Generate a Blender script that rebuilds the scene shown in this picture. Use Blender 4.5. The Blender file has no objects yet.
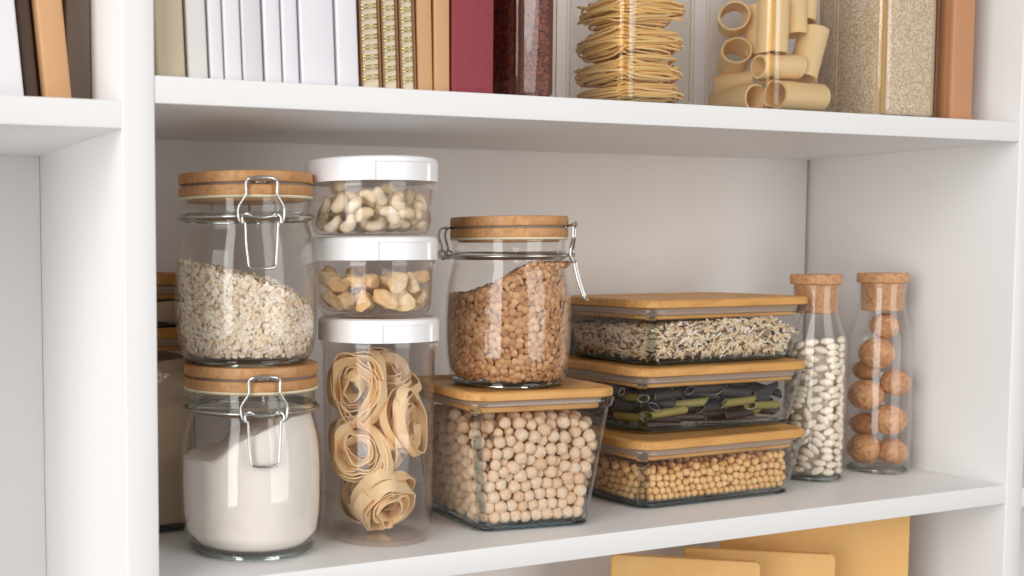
import bpy, math, random
import numpy as np
from mathutils import Vector, Matrix, Euler, noise
from math import pi, sin, cos, sqrt, radians as RD

random.seed(7)
rng = np.random.default_rng(11)
sc = bpy.context.scene
COL = sc.collection

# ------------------------------------------------------------------ materials
def newmat(name):
    m = bpy.data.materials.new(name); m.use_nodes = True
    nt = m.node_tree; nt.nodes.clear()
    out = nt.nodes.new('ShaderNodeOutputMaterial')
    return m, nt, out

def principled(name, col, rough=.5, spec=.5, metal=0, bump=None, ramp=None, sss=0, vary=None, coat=0):
    """ramp: colours picked per loose island; vary=(scale, colour2, amount) a noise blend; bump=(scale, distance)."""
    m, nt, out = newmat(name)
    p = nt.nodes.new('ShaderNodeBsdfPrincipled')
    p.inputs['Base Color'].default_value = (*col, 1)
    p.inputs['Roughness'].default_value = rough
    p.inputs['Metallic'].default_value = metal
    p.inputs['Specular IOR Level'].default_value = spec
    if coat: p.inputs['Coat Weight'].default_value = coat; p.inputs['Coat Roughness'].default_value = .12
    if sss:
        p.inputs['Subsurface Weight'].default_value = sss
        p.inputs['Subsurface Radius'].default_value = (.004, .002, .001)
    nt.links.new(p.outputs[0], out.inputs[0])
    tc = nt.nodes.new('ShaderNodeTexCoord')
    src = None
    if ramp:
        mode, cols = ramp
        r = nt.nodes.new('ShaderNodeValToRGB'); r.color_ramp.interpolation = 'LINEAR' if mode != 'island_c' else 'CONSTANT'
        els = r.color_ramp.elements
        while len(els) < len(cols): els.new(.5)
        for i, c in enumerate(cols):
            if len(c) == 4: els[i].position = c[3]
            else: els[i].position = i / max(1, len(cols) - 1)
            els[i].color = (*c[:3], 1)
        if mode.startswith('island'):
            g = nt.nodes.new('ShaderNodeNewGeometry'); nt.links.new(g.outputs['Random Per Island'], r.inputs[0])
        else:
            g = nt.nodes.new('ShaderNodeObjectInfo'); nt.links.new(g.outputs['Random'], r.inputs[0])
        src = r.outputs[0]
    if vary:
        s, c2, amt = vary
        n = nt.nodes.new('ShaderNodeTexNoise'); n.inputs['Scale'].default_value = s; n.inputs['Detail'].default_value = 4
        nt.links.new(tc.outputs['Object'], n.inputs['Vector'])
        mr = nt.nodes.new('ShaderNodeMapRange'); mr.inputs[1].default_value = .42; mr.inputs[2].default_value = .68; mr.inputs[4].default_value = amt
        nt.links.new(n.outputs[0], mr.inputs[0])
        mx = nt.nodes.new('ShaderNodeMix'); mx.data_type = 'RGBA'
        nt.links.new(mr.outputs[0], mx.inputs[0])
        if src: nt.links.new(src, mx.inputs[6])
        else: mx.inputs[6].default_value = (*col, 1)
        mx.inputs[7].default_value = (*c2, 1)
        src = mx.outputs[2]
    if src: nt.links.new(src, p.inputs['Base Color'])
    if bump:
        n = nt.nodes.new('ShaderNodeTexNoise'); n.inputs['Scale'].default_value = bump[0]; n.inputs['Detail'].default_value = 5
        nt.links.new(tc.outputs['Object'], n.inputs['Vector'])
        b = nt.nodes.new('ShaderNodeBump'); b.inputs['Distance'].default_value = bump[1]; b.inputs['Strength'].default_value = 1
        nt.links.new(n.outputs[0], b.inputs['Height']); nt.links.new(b.outputs[0], p.inputs['Normal'])
    return m

def bamboo(name, c1, c2, c3, scale=1.0, strip=.018):
    """Strips laminated side by side, each with its own tone, fine long grain on top and end grain ticks."""
    m, nt, out = newmat(name)
    N = nt.nodes.new; L = nt.links.new
    p = N('ShaderNodeBsdfPrincipled'); L(p.outputs[0], out.inputs[0])
    p.inputs['Roughness'].default_value = .42; p.inputs['Specular IOR Level'].default_value = .35
    tc = N('ShaderNodeTexCoord')
    mp = N('ShaderNodeMapping'); L(tc.outputs['Object'], mp.inputs['Vector']); mp.inputs['Scale'].default_value = (12, 170, 90)
    n = N('ShaderNodeTexNoise'); n.inputs['Scale'].default_value = 2.2; n.inputs['Detail'].default_value = 4; L(mp.outputs[0], n.inputs['Vector'])
    sep = N('ShaderNodeSeparateXYZ'); L(tc.outputs['Object'], sep.inputs[0])
    # strip tone: snap y and long x blocks
    my = N('ShaderNodeMath'); my.operation = 'DIVIDE'; L(sep.outputs[1], my.inputs[0]); my.inputs[1].default_value = strip
    fl = N('ShaderNodeMath'); fl.operation = 'FLOOR'; L(my.outputs[0], fl.inputs[0])
    mx_ = N('ShaderNodeMath'); mx_.operation = 'DIVIDE'; L(sep.outputs[0], mx_.inputs[0]); mx_.inputs[1].default_value = strip * 1.9
    ad = N('ShaderNodeMath'); ad.operation = 'MULTIPLY_ADD'; L(fl.outputs[0], ad.inputs[0]); ad.inputs[1].default_value = .37; L(mx_.outputs[0], ad.inputs[2])
    fx = N('ShaderNodeMath'); fx.operation = 'FLOOR'; L(ad.outputs[0], fx.inputs[0])
    cb = N('ShaderNodeCombineXYZ'); L(fx.outputs[0], cb.inputs[0]); L(fl.outputs[0], cb.inputs[1])
    wn = N('ShaderNodeTexWhiteNoise'); L(cb.outputs[0], wn.inputs['Vector'])
    a = N('ShaderNodeMix'); a.data_type = 'RGBA'; a.inputs[6].default_value = (*c1, 1); a.inputs[7].default_value = (*c2, 1)
    L(wn.outputs['Value'], a.inputs[0])
    b = N('ShaderNodeMix'); b.data_type = 'RGBA'; L(a.outputs[2], b.inputs[6]); b.inputs[7].default_value = (*c3, 1)
    mr = N('ShaderNodeMapRange'); mr.inputs[1].default_value = .45; mr.inputs[2].default_value = .75; mr.inputs[4].default_value = .8
    L(n.outputs[0], mr.inputs[0]); L(mr.outputs[0], b.inputs[0]); L(b.outputs[2], p.inputs['Base Color'])
    return m

def cork_mat():
    m, nt, out = newmat('cork')
    N = nt.nodes.new; L = nt.links.new
    p = N('ShaderNodeBsdfPrincipled'); L(p.outputs[0], out.inputs[0]); p.inputs['Roughness'].default_value = .85
    tc = N('ShaderNodeTexCoord')
    v = N('ShaderNodeTexVoronoi'); v.inputs['Scale'].default_value = 420; L(tc.outputs['Object'], v.inputs['Vector'])
    r = N('ShaderNodeValToRGB'); e = r.color_ramp.elements
    e[0].color = (.40, .19, .085, 1); e[1].color = (.60, .33, .17, 1); e[0].position = .0; e[1].position = .75
    e.new(.25).color = (.53, .275, .13, 1)
    sp = N('ShaderNodeSeparateColor'); L(v.outputs['Color'], sp.inputs[0]); L(sp.outputs[0], r.inputs[0]); L(r.outputs[0], p.inputs['Base Color'])
    b = N('ShaderNodeBump'); b.inputs['Distance'].default_value = .0006; L(v.outputs['Distance'], b.inputs['Height']); L(b.outputs[0], p.inputs['Normal'])
    return m

def thin_glass(name, tint=(.99, .988, .984), edge=(.82, .82, .80), base_r=.028, power=4.6, rough=.02, haze=0):
    """Clear wall: Schlick reflection over straight transmission, a little darker along its edges where the path through it is longer."""
    m, nt, out = newmat(name)
    N = nt.nodes.new; L = nt.links.new
    lw = N('ShaderNodeLayerWeight'); lw.inputs['Blend'].default_value = .5
    pw = N('ShaderNodeMath'); pw.operation = 'POWER'; L(lw.outputs['Facing'], pw.inputs[0]); pw.inputs[1].default_value = power
    ma = N('ShaderNodeMath'); ma.operation = 'MULTIPLY_ADD'; L(pw.outputs[0], ma.inputs[0]); ma.inputs[1].default_value = (1 - base_r) * .85; ma.inputs[2].default_value = base_r
    pe = N('ShaderNodeMath'); pe.operation = 'POWER'; L(lw.outputs['Facing'], pe.inputs[0]); pe.inputs[1].default_value = 6
    c = N('ShaderNodeMix'); c.data_type = 'RGBA'; c.inputs[6].default_value = (*tint, 1); c.inputs[7].default_value = (*edge, 1); L(pe.outputs[0], c.inputs[0])
    t = N('ShaderNodeBsdfTransparent'); L(c.outputs[2], t.inputs['Color'])
    g = N('ShaderNodeBsdfGlossy'); g.inputs['Roughness'].default_value = rough; g.inputs['Color'].default_value = (1, 1, 1, 1)
    mx = N('ShaderNodeMixShader'); L(ma.outputs[0], mx.inputs[0]); L(t.outputs[0], mx.inputs[1]); L(g.outputs[0], mx.inputs[2])
    last = mx
    if haze:
        d = N('ShaderNodeBsdfDiffuse'); d.inputs['Color'].default_value = (.82, .78, .76, 1)
        m2 = N('ShaderNodeMixShader'); m2.inputs[0].default_value = haze; L(mx.outputs[0], m2.inputs[1]); L(d.outputs[0], m2.inputs[2]); last = m2
    L(last.outputs[0], out.inputs[0])
    return m

def real_glass(name, col, rough=.0):
    m, nt, out = newmat(name)
    g = nt.nodes.new('ShaderNodeBsdfGlass'); g.inputs['Color'].default_value = (*col, 1); g.inputs['IOR'].default_value = 1.5; g.inputs['Roughness'].default_value = rough
    nt.links.new(g.outputs[0], out.inputs[0])
    return m

M = {}
M['laminate'] = principled('white_laminate', (.825, .82, .815), .38, .4)
M['backboard'] = principled('back_laminate', (.80, .765, .735), .6, .3)
M['seam'] = principled('seam', (.30, .26, .23), .8)
M['bamboo_jar'] = bamboo('bamboo_jar', (.50, .25, .10), (.66, .36, .155), (.38, .165, .055))
M['bamboo_box'] = bamboo('bamboo_box', (.60, .305, .085), (.74, .41, .135), (.46, .20, .05), strip=.021)
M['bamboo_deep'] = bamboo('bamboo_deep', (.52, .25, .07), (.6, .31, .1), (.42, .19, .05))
M['cork'] = cork_mat()
M['glass'] = thin_glass('clear_glass')
M['glass_box'] = thin_glass('box_glass', (.985, .985, .982), (.60, .62, .62), .028)
M['glass_top'] = thin_glass('storage_jar_glass', (.98, .975, .965), (.66, .50, .34), .05)  # amber edge tone paints in reflections of warm surroundings
M['plastic_clear'] = thin_glass('clear_plastic', (.985, .975, .97), (.85, .74, .68), .035, rough=.05)
M['thick'] = real_glass('thick_glass', (.80, .86, .88))
M['warm_reflection'] = real_glass('warm_reflection_glass', (.96, .88, .74))  # amber put into the corner colour, standing for warm reflections
M['corner_glass'] = real_glass('corner_glass', (.80, .83, .84))
M['thick_clear'] = real_glass('thick_clear_glass', (.90, .93, .93))
M['silicone'] = principled('silicone', (.52, .41, .33), .35, .4)
M['seal'] = principled('rubber_seal', (.88, .82, .58), .5)
M['steel'] = principled('steel_wire', (.62, .62, .60), .22, metal=1)
M['white_plastic'] = principled('white_plastic', (.92, .915, .92), .32, .5)
M['chickpea'] = principled('chickpea', (.8, .6, .4), .55, .3, ramp=('object', [(.82, .56, .36), (.90, .69, .49), (.92, .75, .57), (.87, .64, .44)]), vary=(2.6, (.74, .50, .32), .5), bump=(3.5, .0012), sss=.1)
M['soybean'] = principled('soybean', (.8, .5, .2), .4, .4, ramp=('object', [(.78, .46, .17), (.87, .56, .24), (.90, .63, .31), (.82, .50, .20)]), sss=.1)
M['soybean_i'] = principled('soybean_i', (.8, .5, .2), .4, .4, ramp=('island', [(.78, .46, .17), (.87, .56, .24), (.90, .63, .31), (.82, .50, .20)]))
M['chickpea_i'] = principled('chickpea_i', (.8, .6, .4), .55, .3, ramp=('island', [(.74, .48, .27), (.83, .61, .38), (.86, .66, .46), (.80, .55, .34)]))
M['white_bean'] = principled('white_bean', (.84, .77, .64), .35, .4, ramp=('object', [(.84, .73, .57), (.91, .83, .70), (.88, .78, .63)]), sss=.1)
LC = [(.40, .19, .085), (.62, .34, .17), (.72, .45, .25), (.46, .23, .10), (.66, .38, .22), (.58, .30, .11)]
M['lentil'] = principled('lentil', LC[0], .5, .3, ramp=('object', LC))
M['lentil_i'] = principled('lentil_i', LC[0], .5, .3, ramp=('island', LC))
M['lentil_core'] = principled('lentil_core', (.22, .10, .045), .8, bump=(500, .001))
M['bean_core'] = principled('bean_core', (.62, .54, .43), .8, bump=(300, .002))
OC = [(.76, .55, .36), (.92, .78, .60), (.94, .84, .70), (.96, .90, .79), (.88, .66, .42), (.94, .83, .68), (.95, .88, .76)]
M['oats'] = principled('oats', OC[0], .75, .2, ramp=('island', OC))
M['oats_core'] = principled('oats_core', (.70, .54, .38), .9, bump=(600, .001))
M['flour'] = principled('flour', (.93, .87, .81), .95, .1, bump=(60, .0012), vary=(45, (.87, .79, .72), .5))
M['flour_dust'] = thin_glass('flour_dust', (.90, .87, .83), (.6, .56, .52), .02, rough=.6, haze=.25)
RC = [(.94, .87, .76, 0), (.82, .62, .36, .20), (.88, .71, .46, .40), (.06, .03, .03, .55), (.88, .72, .48, .64), (.26, .10, .07, .80), (.92, .86, .76, .88), (.03, .018, .02, .94)]
M['rice_mix'] = principled('rice_mix', RC[0][:3], .4, .4, ramp=('island_c', RC))
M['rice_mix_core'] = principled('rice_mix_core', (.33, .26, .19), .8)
M['red_rice'] = principled('red_rice', (.3, .07, .04), .4, .4, ramp=('island', [(.16, .035, .02), (.30, .075, .045), (.42, .14, .09), (.22, .05, .03)]))
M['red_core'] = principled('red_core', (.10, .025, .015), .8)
M['pale_rice'] = principled('pale_rice', (.8, .68, .5), .45, .4, ramp=('island', [(.90, .74, .54), (.95, .85, .70), (.97, .91, .80), (.86, .68, .46), (.96, .88, .74)]))
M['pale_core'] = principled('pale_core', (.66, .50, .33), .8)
M['walnut'] = principled('walnut', (.52, .27, .13), .6, .3, bump=(4.2, .0045), ramp=('object', [(.66, .33, .15), (.76, .42, .21), (.70, .37, .18)]), vary=(3.4, (.44, .19, .08), .8))
M['cashew'] = principled('cashew', (.83, .66, .44), .45, .35, ramp=('object', [(.88, .72, .48), (.92, .82, .62), (.94, .87, .72)]), vary=(90, (.82, .62, .36), .5), sss=.15)
M['nut_piece'] = principled('nut_piece', (.85, .6, .33), .5, .3, ramp=('object', [(.92, .55, .22), (.95, .72, .40), (.96, .82, .60), (.93, .62, .28)]), vary=(2.2, (.95, .80, .58), .7), bump=(3.5, .0015), sss=.15)
M['tagliatelle'] = principled('tagliatelle', (.90, .66, .37), .5, .3, vary=(60, (.94, .77, .51), .7), sss=.1)
M['noodle'] = principled('noodle', (.84, .56, .20), .5, .3, ramp=('island', [(.90, .55, .17), (.94, .65, .26), (.95, .74, .38)]))
M['rigatoni'] = principled('rigatoni', (.92, .66, .34), .5, .3, vary=(50, (.88, .68, .38), .7), sss=.12)
M['penne_dark'] = principled('penne_dark', (.045, .04, .042), .45, .4)
M['penne_olive'] = principled('penne_olive', (.30, .25, .07), .45, .4)
M['penne_rim'] = principled('penne_rim', (.46, .46, .30), .5)
M['penne_rim_grey'] = principled('penne_rim_grey', (.25, .25, .23), .5)
M['cream_book'] = principled('cream_cover', (.60, .50, .36), .7, bump=(900, .0002))
M['white_book'] = principled('white_cover', (.77, .76, .80), .6)
M['offwhite_book'] = principled('offwhite_cover', (.74, .72, .69), .6)
M['grey_book'] = principled('grey_cover', (.68, .67, .70), .6)
M['tan_book'] = principled('tan_cover', (.60, .34, .165), .6, bump=(700, .0002))
M['brown_book'] = principled('brown_cover', (.52, .25, .12), .6)
M['gap_shade'] = principled('gap_shade_tone', (.10, .065, .045), .7)
M['taupe'] = principled('bay_back_tone', (.24, .19, .16), .8)
M['burgundy'] = principled('burgundy_cloth', (.26, .035, .05), .7, bump=(1500, .0003), vary=(300, (.31, .05, .065), .6))
M['kraft'] = principled('kraft_cover', (.30, .15, .06), .6)
M['cream_page'] = principled('cream_page', (.84, .74, .54), .7)
M['page'] = principled('page', (.86, .84, .80), .8)
M['gold'] = principled('gold_wire', (.72, .53, .18), .25, metal=1)
M['board'] = principled('honey_board', (.74, .43, .15), .5, .3, vary=(14, (.79, .49, .20), .8))

# ------------------------------------------------------------------ mesh helpers
class MB:
    def __init__(s): s.v = []; s.f = []; s.mi = []
    def add(s, vs, fs, mi=0):
        o = len(s.v); s.v += [tuple(map(float, p)) for p in vs]; s.f += [tuple(i + o for i in f) for f in fs]; s.mi += [mi] * len(fs); return s
    def box(s, x0, x1, y0, y1, z0, z1, mi=0):
        return s.add([(x, y, z) for z in (z0, z1) for y in (y0, y1) for x in (x0, x1)],
                     [(0, 2, 3, 1), (4, 5, 7, 6), (0, 1, 5, 4), (2, 6, 7, 3), (0, 4, 6, 2), (1, 3, 7, 5)], mi)
    def loft(s, rings, closed=False, cap0=True, cap1=True, mi=0):
        n = len(rings[0]); vs = [p for r in rings for p in r]; fs = []; R = len(rings)
        for i in range(R if closed else R - 1):
            j = (i + 1) % R
            for k in range(n):
                l = (k + 1) % n; fs.append((i * n + k, i * n + l, j * n + l, j * n + k))
        if not closed:
            if cap0: fs.append(tuple(range(n - 1, -1, -1)))
            if cap1: fs.append(tuple((R - 1) * n + k for k in range(n)))
        return s.add(vs, fs, mi)
    def lathe(s, prof, n=72, closed=True, mi=0, fn=None):
        """prof (r, z) pairs; closed joins the last ring to the first."""
        rings = []
        for r, z in prof:
            ring = []
            for k in range(n):
                a = 2 * pi * k / n
                rr, zz = (r, z) if fn is None else fn(a, r, z)
                ring.append((rr * cos(a), rr * sin(a), zz))
            rings.append(ring)
        return s.loft(rings, closed=closed, mi=mi)
    def tube(s, pts, r, n=8, closed=False, mi=0):
        pts = [Vector(p) for p in pts]; N_ = len(pts); rings = []; up = None
        rad = r if callable(r) else (lambda t: r)
        for i, p in enumerate(pts):
            if closed: d = pts[(i + 1) % N_] - pts[i - 1]
            else: d = pts[min(i + 1, N_ - 1)] - pts[max(i - 1, 0)]
            if d.length < 1e-9: d = Vector((0, 0, 1))
            d.normalize()
            if up is None: up = d.orthogonal().normalized()
            up = (up - d * up.dot(d))
            if up.length < 1e-6: up = d.orthogonal()
            up.normalize(); sd = d.cross(up)
            rr = rad(i / max(1, N_ - 1))
            rings.append([tuple(p + (up * cos(2 * pi * k / n) + sd * sin(2 * pi * k / n)) * rr) for k in range(n)])
        return s.loft(rings, closed=closed, mi=mi)
    def obj(s, name, mats, parent=None, smooth=35, mesh=None):
        if mesh is None:
            me = bpy.data.meshes.new(name); me.from_pydata(s.v, [], s.f)
            for m in (mats if isinstance(mats, (list, tuple)) else [mats]): me.materials.append(m)
            if len(set(s.mi)) > 1: me.polygons.foreach_set('material_index', s.mi)
            if smooth:
                me.polygons.foreach_set('use_smooth', [True] * len(me.polygons))
                me.update(); me.set_sharp_from_angle(angle=RD(smooth))
            me.update()
        else: me = mesh
        o = bpy.data.objects.new(name, me); COL.objects.link(o)
        if parent is not None: o.parent = parent
        return o

def rrect(hx, hy, rc, z, n=6, cx=0, cy=0):
    out = []; rc = min(rc, hx, hy)
    for k, (sx, sy) in enumerate(((1, -1), (1, 1), (-1, 1), (-1, -1))):
        for i in range(n + 1):
            a = -pi / 2 + k * pi / 2 + i / n * pi / 2
            out.append((cx + sx * (hx - rc) + rc * cos(a), cy + sy * (hy - rc) + rc * sin(a), z))
    return out

def tag(o, label=None, cat=None, group=None, kind=None):
    if label: o['label'] = label
    if cat: o['category'] = cat
    if group: o['group'] = group
    if kind: o['kind'] = kind
    return o

def thing(name, loc, label, cat, group=None, rz=0, kind=None):
    o = bpy.data.objects.new(name, None); COL.objects.link(o); o.empty_display_size = .02
    o.location = loc; o.rotation_euler = (0, 0, rz)
    return tag(o, label, cat, group, kind)

def top(mb, name, mat, loc, label, cat, group=None, rz=0, kind=None, smooth=35):
    o = mb.obj(name, mat, None, smooth); o.location = loc; o.rotation_euler = (0, 0, rz)
    return tag(o, label, cat, group, kind)

def ico(sub):
    import bmesh
    bm = bmesh.new(); bmesh.ops.create_icosphere(bm, subdivisions=sub, radius=1)
    v = [tuple(x.co) for x in bm.verts]; bm.verts.index_update(); f = [tuple(x.index for x in t.verts) for t in bm.faces]; bm.free()
    return np.array(v), f
ICO = {k: ico(k) for k in (1, 2, 3, 4)}

def rot_rand():
    q = rng.normal(size=4); q /= np.linalg.norm(q)
    from mathutils import Quaternion
    return Quaternion(q)

def place(mesh, name, loc, quat, scale, label, cat, group):
    o = bpy.data.objects.new(name, mesh); COL.objects.link(o)
    o.location = loc; o.rotation_mode = 'QUATERNION'; o.rotation_quaternion = quat
    o.scale = scale if hasattr(scale, '__len__') else (scale,) * 3
    return tag(o, label, cat, group)

# ------------------------------------------------------------------ dimensions of the shelving
W, H, T, D, PN = .9464, .380, .0202, .2556, .0252
DROP = .0192   # the neighbouring bay's shelf sits lower

# the bookcase
bk = thing('bookcase', (0, 0, 0), 'tall white laminate bookcase whose open bays hold every jar, box and book', 'bookcase')
def panel(x0, x1, y0, y1, z0, z1, name, mat=M['laminate'], b=.0012):
    m = MB(); cx, cy = (x0 + x1) / 2, (y0 + y1) / 2; hx, hy = (x1 - x0) / 2, (y1 - y0) / 2
    m.loft([rrect(hx, hy, b, z0, 2, cx, cy), rrect(hx, hy, b, z1, 2, cx, cy)])
    return m.obj(name, mat, bk, 50)
ZT, ZB = .78, -.42
panel(-PN, 0, -.0006, D + .006, ZB, ZT, 'side_panel')
panel(W, W + PN, -.0006, D + .006, ZB, ZT, 'side_panel')
panel(-.50, -.50 + PN, -.0006, D + .006, ZB, ZT, 'side_panel')
panel(W + PN + .5, W + 2 * PN + .5, -.0006, D + .006, ZB, ZT, 'side_panel')
def shelf(x0, x1, ztop, b=.0009):
    m = MB(); z0, z1 = ztop - T, ztop; e = b
    # rings run along x so the long front edges are softly rounded
    rings = []
    for x in (x0, x1):
        ring = []
        for (y, z, a0) in ((0 + e, z0 + e, pi), (D - .0005, z0, None), (D - .0005, z1, None), (0 + e, z1 - e, pi / 2)):
            if a0 is None: ring.append((x, y, z))
            else:
                for k in range(4):
                    a = (pi * 1.5 - k * (pi / 6)) if a0 == pi / 2 and False else 0
                    t = k / 3 * pi / 2
                    if a0 == pi: ring.append((x, y - e * sin(t), z - e * cos(t)))
                    else: ring.append((x, y - e * cos(t), z + e * sin(t)))
        # order: front-bottom arc, back-bottom, back-top, front-top arc
        fb = ring[:4]; bb = ring[4]; bt = ring[5]; ft = ring[6:]
        rings.append([bb] + fb + ft + [bt])
    m.loft(rings)
    return m.obj('shelf', M['laminate'], bk, 40)
shelf(0, W, 0); shelf(0, W, H); shelf(0, W, ZB + .03)
shelf(-.50 + PN, -PN, H - DROP); shelf(-.50 + PN, -PN, ZB + .03)
shelf(W + PN, W + PN + .5, H - .006); shelf(W + PN, W + PN + .5, -.006)
panel(0, W - .0035, D, D + .005, ZB, ZT, 'back_panel', M['backboard'])
panel(-.50 + PN, -PN, D, D + .005, ZB, ZT, 'back_panel', M['laminate'])
panel(W + PN, W + PN + .5, D, D + .005, ZB, ZT, 'back_panel', M['laminate'])
panel(-.52, W + .6, D + .0062, D + .010, ZB, ZT, 'rear_board', M['seam'])

# ------------------------------------------------------------------ flip-top jars
JR = .0595
JPROF = [(.0002, .0030), (.040, .0030), (.0430, .0004), (.0495, .0004), (.0545, .0055), (.0575, .0145), (.0595, .028), (.0604, .045), (.0605, .062),
         (.0602, .077), (.0592, .089), (.0574, .100), (.0554, .108), (.0536, .114), (.0528, .1175), (.0534, .1195), (.0550, .1215), (.0548, .124), (.0538, .1255), (.0542, .130), (.0546, .1365)]
def jar_r(z, off=0):
    P_ = JPROF[3:]
    if z <= P_[0][1]: return P_[0][0] - off
    for (r0, z0), (r1, z1) in zip(P_, P_[1:]):
        if z <= z1: return r0 + (r1 - r0) * (z - z0) / (z1 - z0 + 1e-9) - off
    return P_[-1][0] - off
_cache = {}
def cached(key, mk, name, parent):
    if key in _cache:
        o = bpy.data.objects.new(name, _cache[key]); COL.objects.link(o); o.parent = parent; return o
    o = mk(); _cache[key] = o.data; return o

def polar(az, r, z):   # azimuth counted from -Y towards +X
    return (r * sin(az), -r * cos(az), z)

def flip_jar(loc, k, label, clasp_az, tilt=0, lid_tone='bamboo_jar', group=None):
    j = thing('clip_top_jar', loc, label, 'jar', group); j.scale = (k, k, k) if not isinstance(k, tuple) else k
    def g():
        inner = [(jar_r(z, .0015), z) for z in (.1365, .130, .1255, .122, .1175, .112, .104, .095, .085, .072, .058, .044, .030, .018)]
        inner += [(.0530, .0085), (.047, .0056), (.0002, .0052)]
        return MB().lathe(JPROF + inner, 96, closed=False).obj('glass_body', M['glass'], j, 60)
    cached('jar_glass', g, 'glass_body', j)
    cached('jar_base', lambda: MB().lathe([(.0410, .0008), (.0430, .0002), (.0495, .0004), (.0530, .0036), (.0526, .0050), (.048, .0050), (.0412, .0034)], 96).obj('glass_base', M['thick_clear'], j, 60), 'glass_base', j)
    cached('jar_lip', lambda: MB().lathe([(.0520, .1180), (.0542, .1186), (.0560, .1205), (.0562, .1225), (.0552, .1248), (.0522, .1256)], 96).obj('glass_lip', M['thick_clear'], j, 60), 'glass_lip', j)
    cached('jar_seal', lambda: MB().lathe([(.0490, .1366), (.0562, .1366), (.0570, .1377), (.0562, .1388), (.0490, .1388)], 96).obj('rubber_seal', M['seal'], j, 60), 'rubber_seal', j)
    rd = .0566
    def disc(z0, z1, r):
        e = .0012
        return [(.0001, z0), (r - e, z0), (r - e * .3, z0 + e * .3), (r, z0 + e), (r, z1 - e), (r - e * .3, z1 - e * .3), (r - e, z1), (.0001, z1)]
    lo = cached('lid_lo' + lid_tone, lambda: MB().lathe(disc(.1388, .1472, rd), 96, closed=False).obj('lid_disc', M[lid_tone], j, 40), 'lid_disc', j)
    cached('lid_plug' + lid_tone, lambda: MB().lathe(disc(.1345, .1388, .0490), 72, closed=False).obj('lid_plug', M[lid_tone], j, 40), 'lid_plug', j)
    cached('lid_mid', lambda: MB().lathe([(.0001, .1472), (.0535, .1472), (.0535, .1492), (.0001, .1492)], 72, closed=False).obj('lid_gap', M['seam'], j, 40), 'lid_gap', j)
    cached('lid_hi' + lid_tone, lambda: MB().lathe(disc(.1492, .1582, rd), 96, closed=False).obj('lid_disc', M[lid_tone], j, 40), 'lid_disc', j)
    # neck wire: a double ring round the throat
    def ring():
        m = MB()
        for z, r in ((.1215, .0574),):
            m.tube([polar(2 * pi * i / 96, r, z) for i in range(96)], .00105, 8, True)
        return m.obj('neck_wire', M['steel'], j, 60)
    cached('neck', ring, 'neck_wire', j)
    # clasp: bail over the lid, lever hanging down the front
    R0 = .0562
    def P_(u, z, out): return polar(clasp_az + u / R0, R0 + out + max(0, .1195 - z) * tilt + (.003 if tilt else 0), z)
    def smooth_path(ctrl, n=8, closed=False):
        c = [Vector(p) for p in ctrl]; out = []; N_ = len(c)
        rngN = range(N_ if closed else N_ - 1)
        for i in rngN:
            if closed: p0, p1, p2, p3 = c[(i - 1) % N_], c[i], c[(i + 1) % N_], c[(i + 2) % N_]
            else: p0, p1, p2, p3 = c[max(i - 1, 0)], c[i], c[i + 1], c[min(i + 2, N_ - 1)]
            for t in range(n):
                t /= n
                out.append(.5 * ((2 * p1) + (-p0 + p2) * t + (2 * p0 - 5 * p1 + 4 * p2 - p3) * t * t + (-p0 + 3 * p1 - 3 * p2 + p3) * t ** 3))
        if not closed: out.append(c[-1])
        return out
    b = [(-.0145, .1155, .0035), (-.0170, .1185, .0040), (-.0180, .1250, .0042), (-.0168, .1300, .0042), (-.0125, .1370, .0042), (-.0118, .1415, .0042), (-.0120, .1475, .0042),
         (-.0100, .1505, .0036), (-.0070, .1507, .0030), (-.005, .1490, -.002)]
    bl = [P_(*q) for q in b]; br = [P_(-q[0], q[1], q[2]) for q in b][::-1]
    m = MB(); m.tube(smooth_path(bl + [P_(0, .1486, -.003)] + br), .00115, 8)
    m.tube(smooth_path([P_(-.0108, .1500, .0046), P_(-.006, .1515, .0052), P_(.006, .1515, .0052), P_(.0108, .1500, .0046)], 6), .0016, 8)
    m.obj('clasp_bail', M['steel'], j, 60)
    m = MB()
    m.tube(smooth_path([P_(-.0128, .1235, .0020), P_(-.0148, .1205, .0045), P_(-.0140, .1160, .0050), P_(-.0126, .1150, .0045), P_(-.0120, .100, .0040), P_(-.0108, .0880, .0048), P_(-.0100, .0824, .0056), P_(-.0070, .0804, .006),
                        P_(0, .0800, .006), P_(.0070, .0804, .006), P_(.0100, .0824, .0056), P_(.0108, .0880, .0048), P_(.0120, .100, .0040), P_(.0126, .1150, .0045), P_(.0140, .1160, .0050), P_(.0148, .1205, .0045), P_(.0128, .1235, .0020)], 8), .00115, 8)
    m.tube(smooth_path([P_(-.0155, .1225, .0012), P_(-.0105, .1235, .0030), P_(-.0080, .1215, .0030), P_(0, .1205, .0028), P_(.0080, .1215, .0030), P_(.0105, .1235, .0030), P_(.0155, .1225, .0012)], 6), .0013, 8)
    m.obj('clasp_lever', M['steel'], j, 60)
    # hinge at the back
    ha = clasp_az + pi
    def Q_(u, z, out): return polar(ha + u / R0, R0 + out, z)
    m = MB()
    m.tube(smooth_path([Q_(-.016, .1222, .000), Q_(-.016, .1205, .0060), Q_(-.0160, .1240, .0100), Q_(-.0150, .1300, .0085), Q_(-.0150, .1400, .0115), Q_(-.0145, .1470, .0100), Q_(-.0130, .1486, .004), Q_(-.010, .1484, -.003),
                        Q_(.010, .1484, -.003), Q_(.0130, .1486, .004), Q_(.0145, .1470, .0100), Q_(.0150, .1400, .0115), Q_(.0150, .1300, .0085), Q_(.0160, .1240, .0100), Q_(.016, .1205, .0060), Q_(.016, .1222, .000)], 8), .00115, 8)
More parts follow.
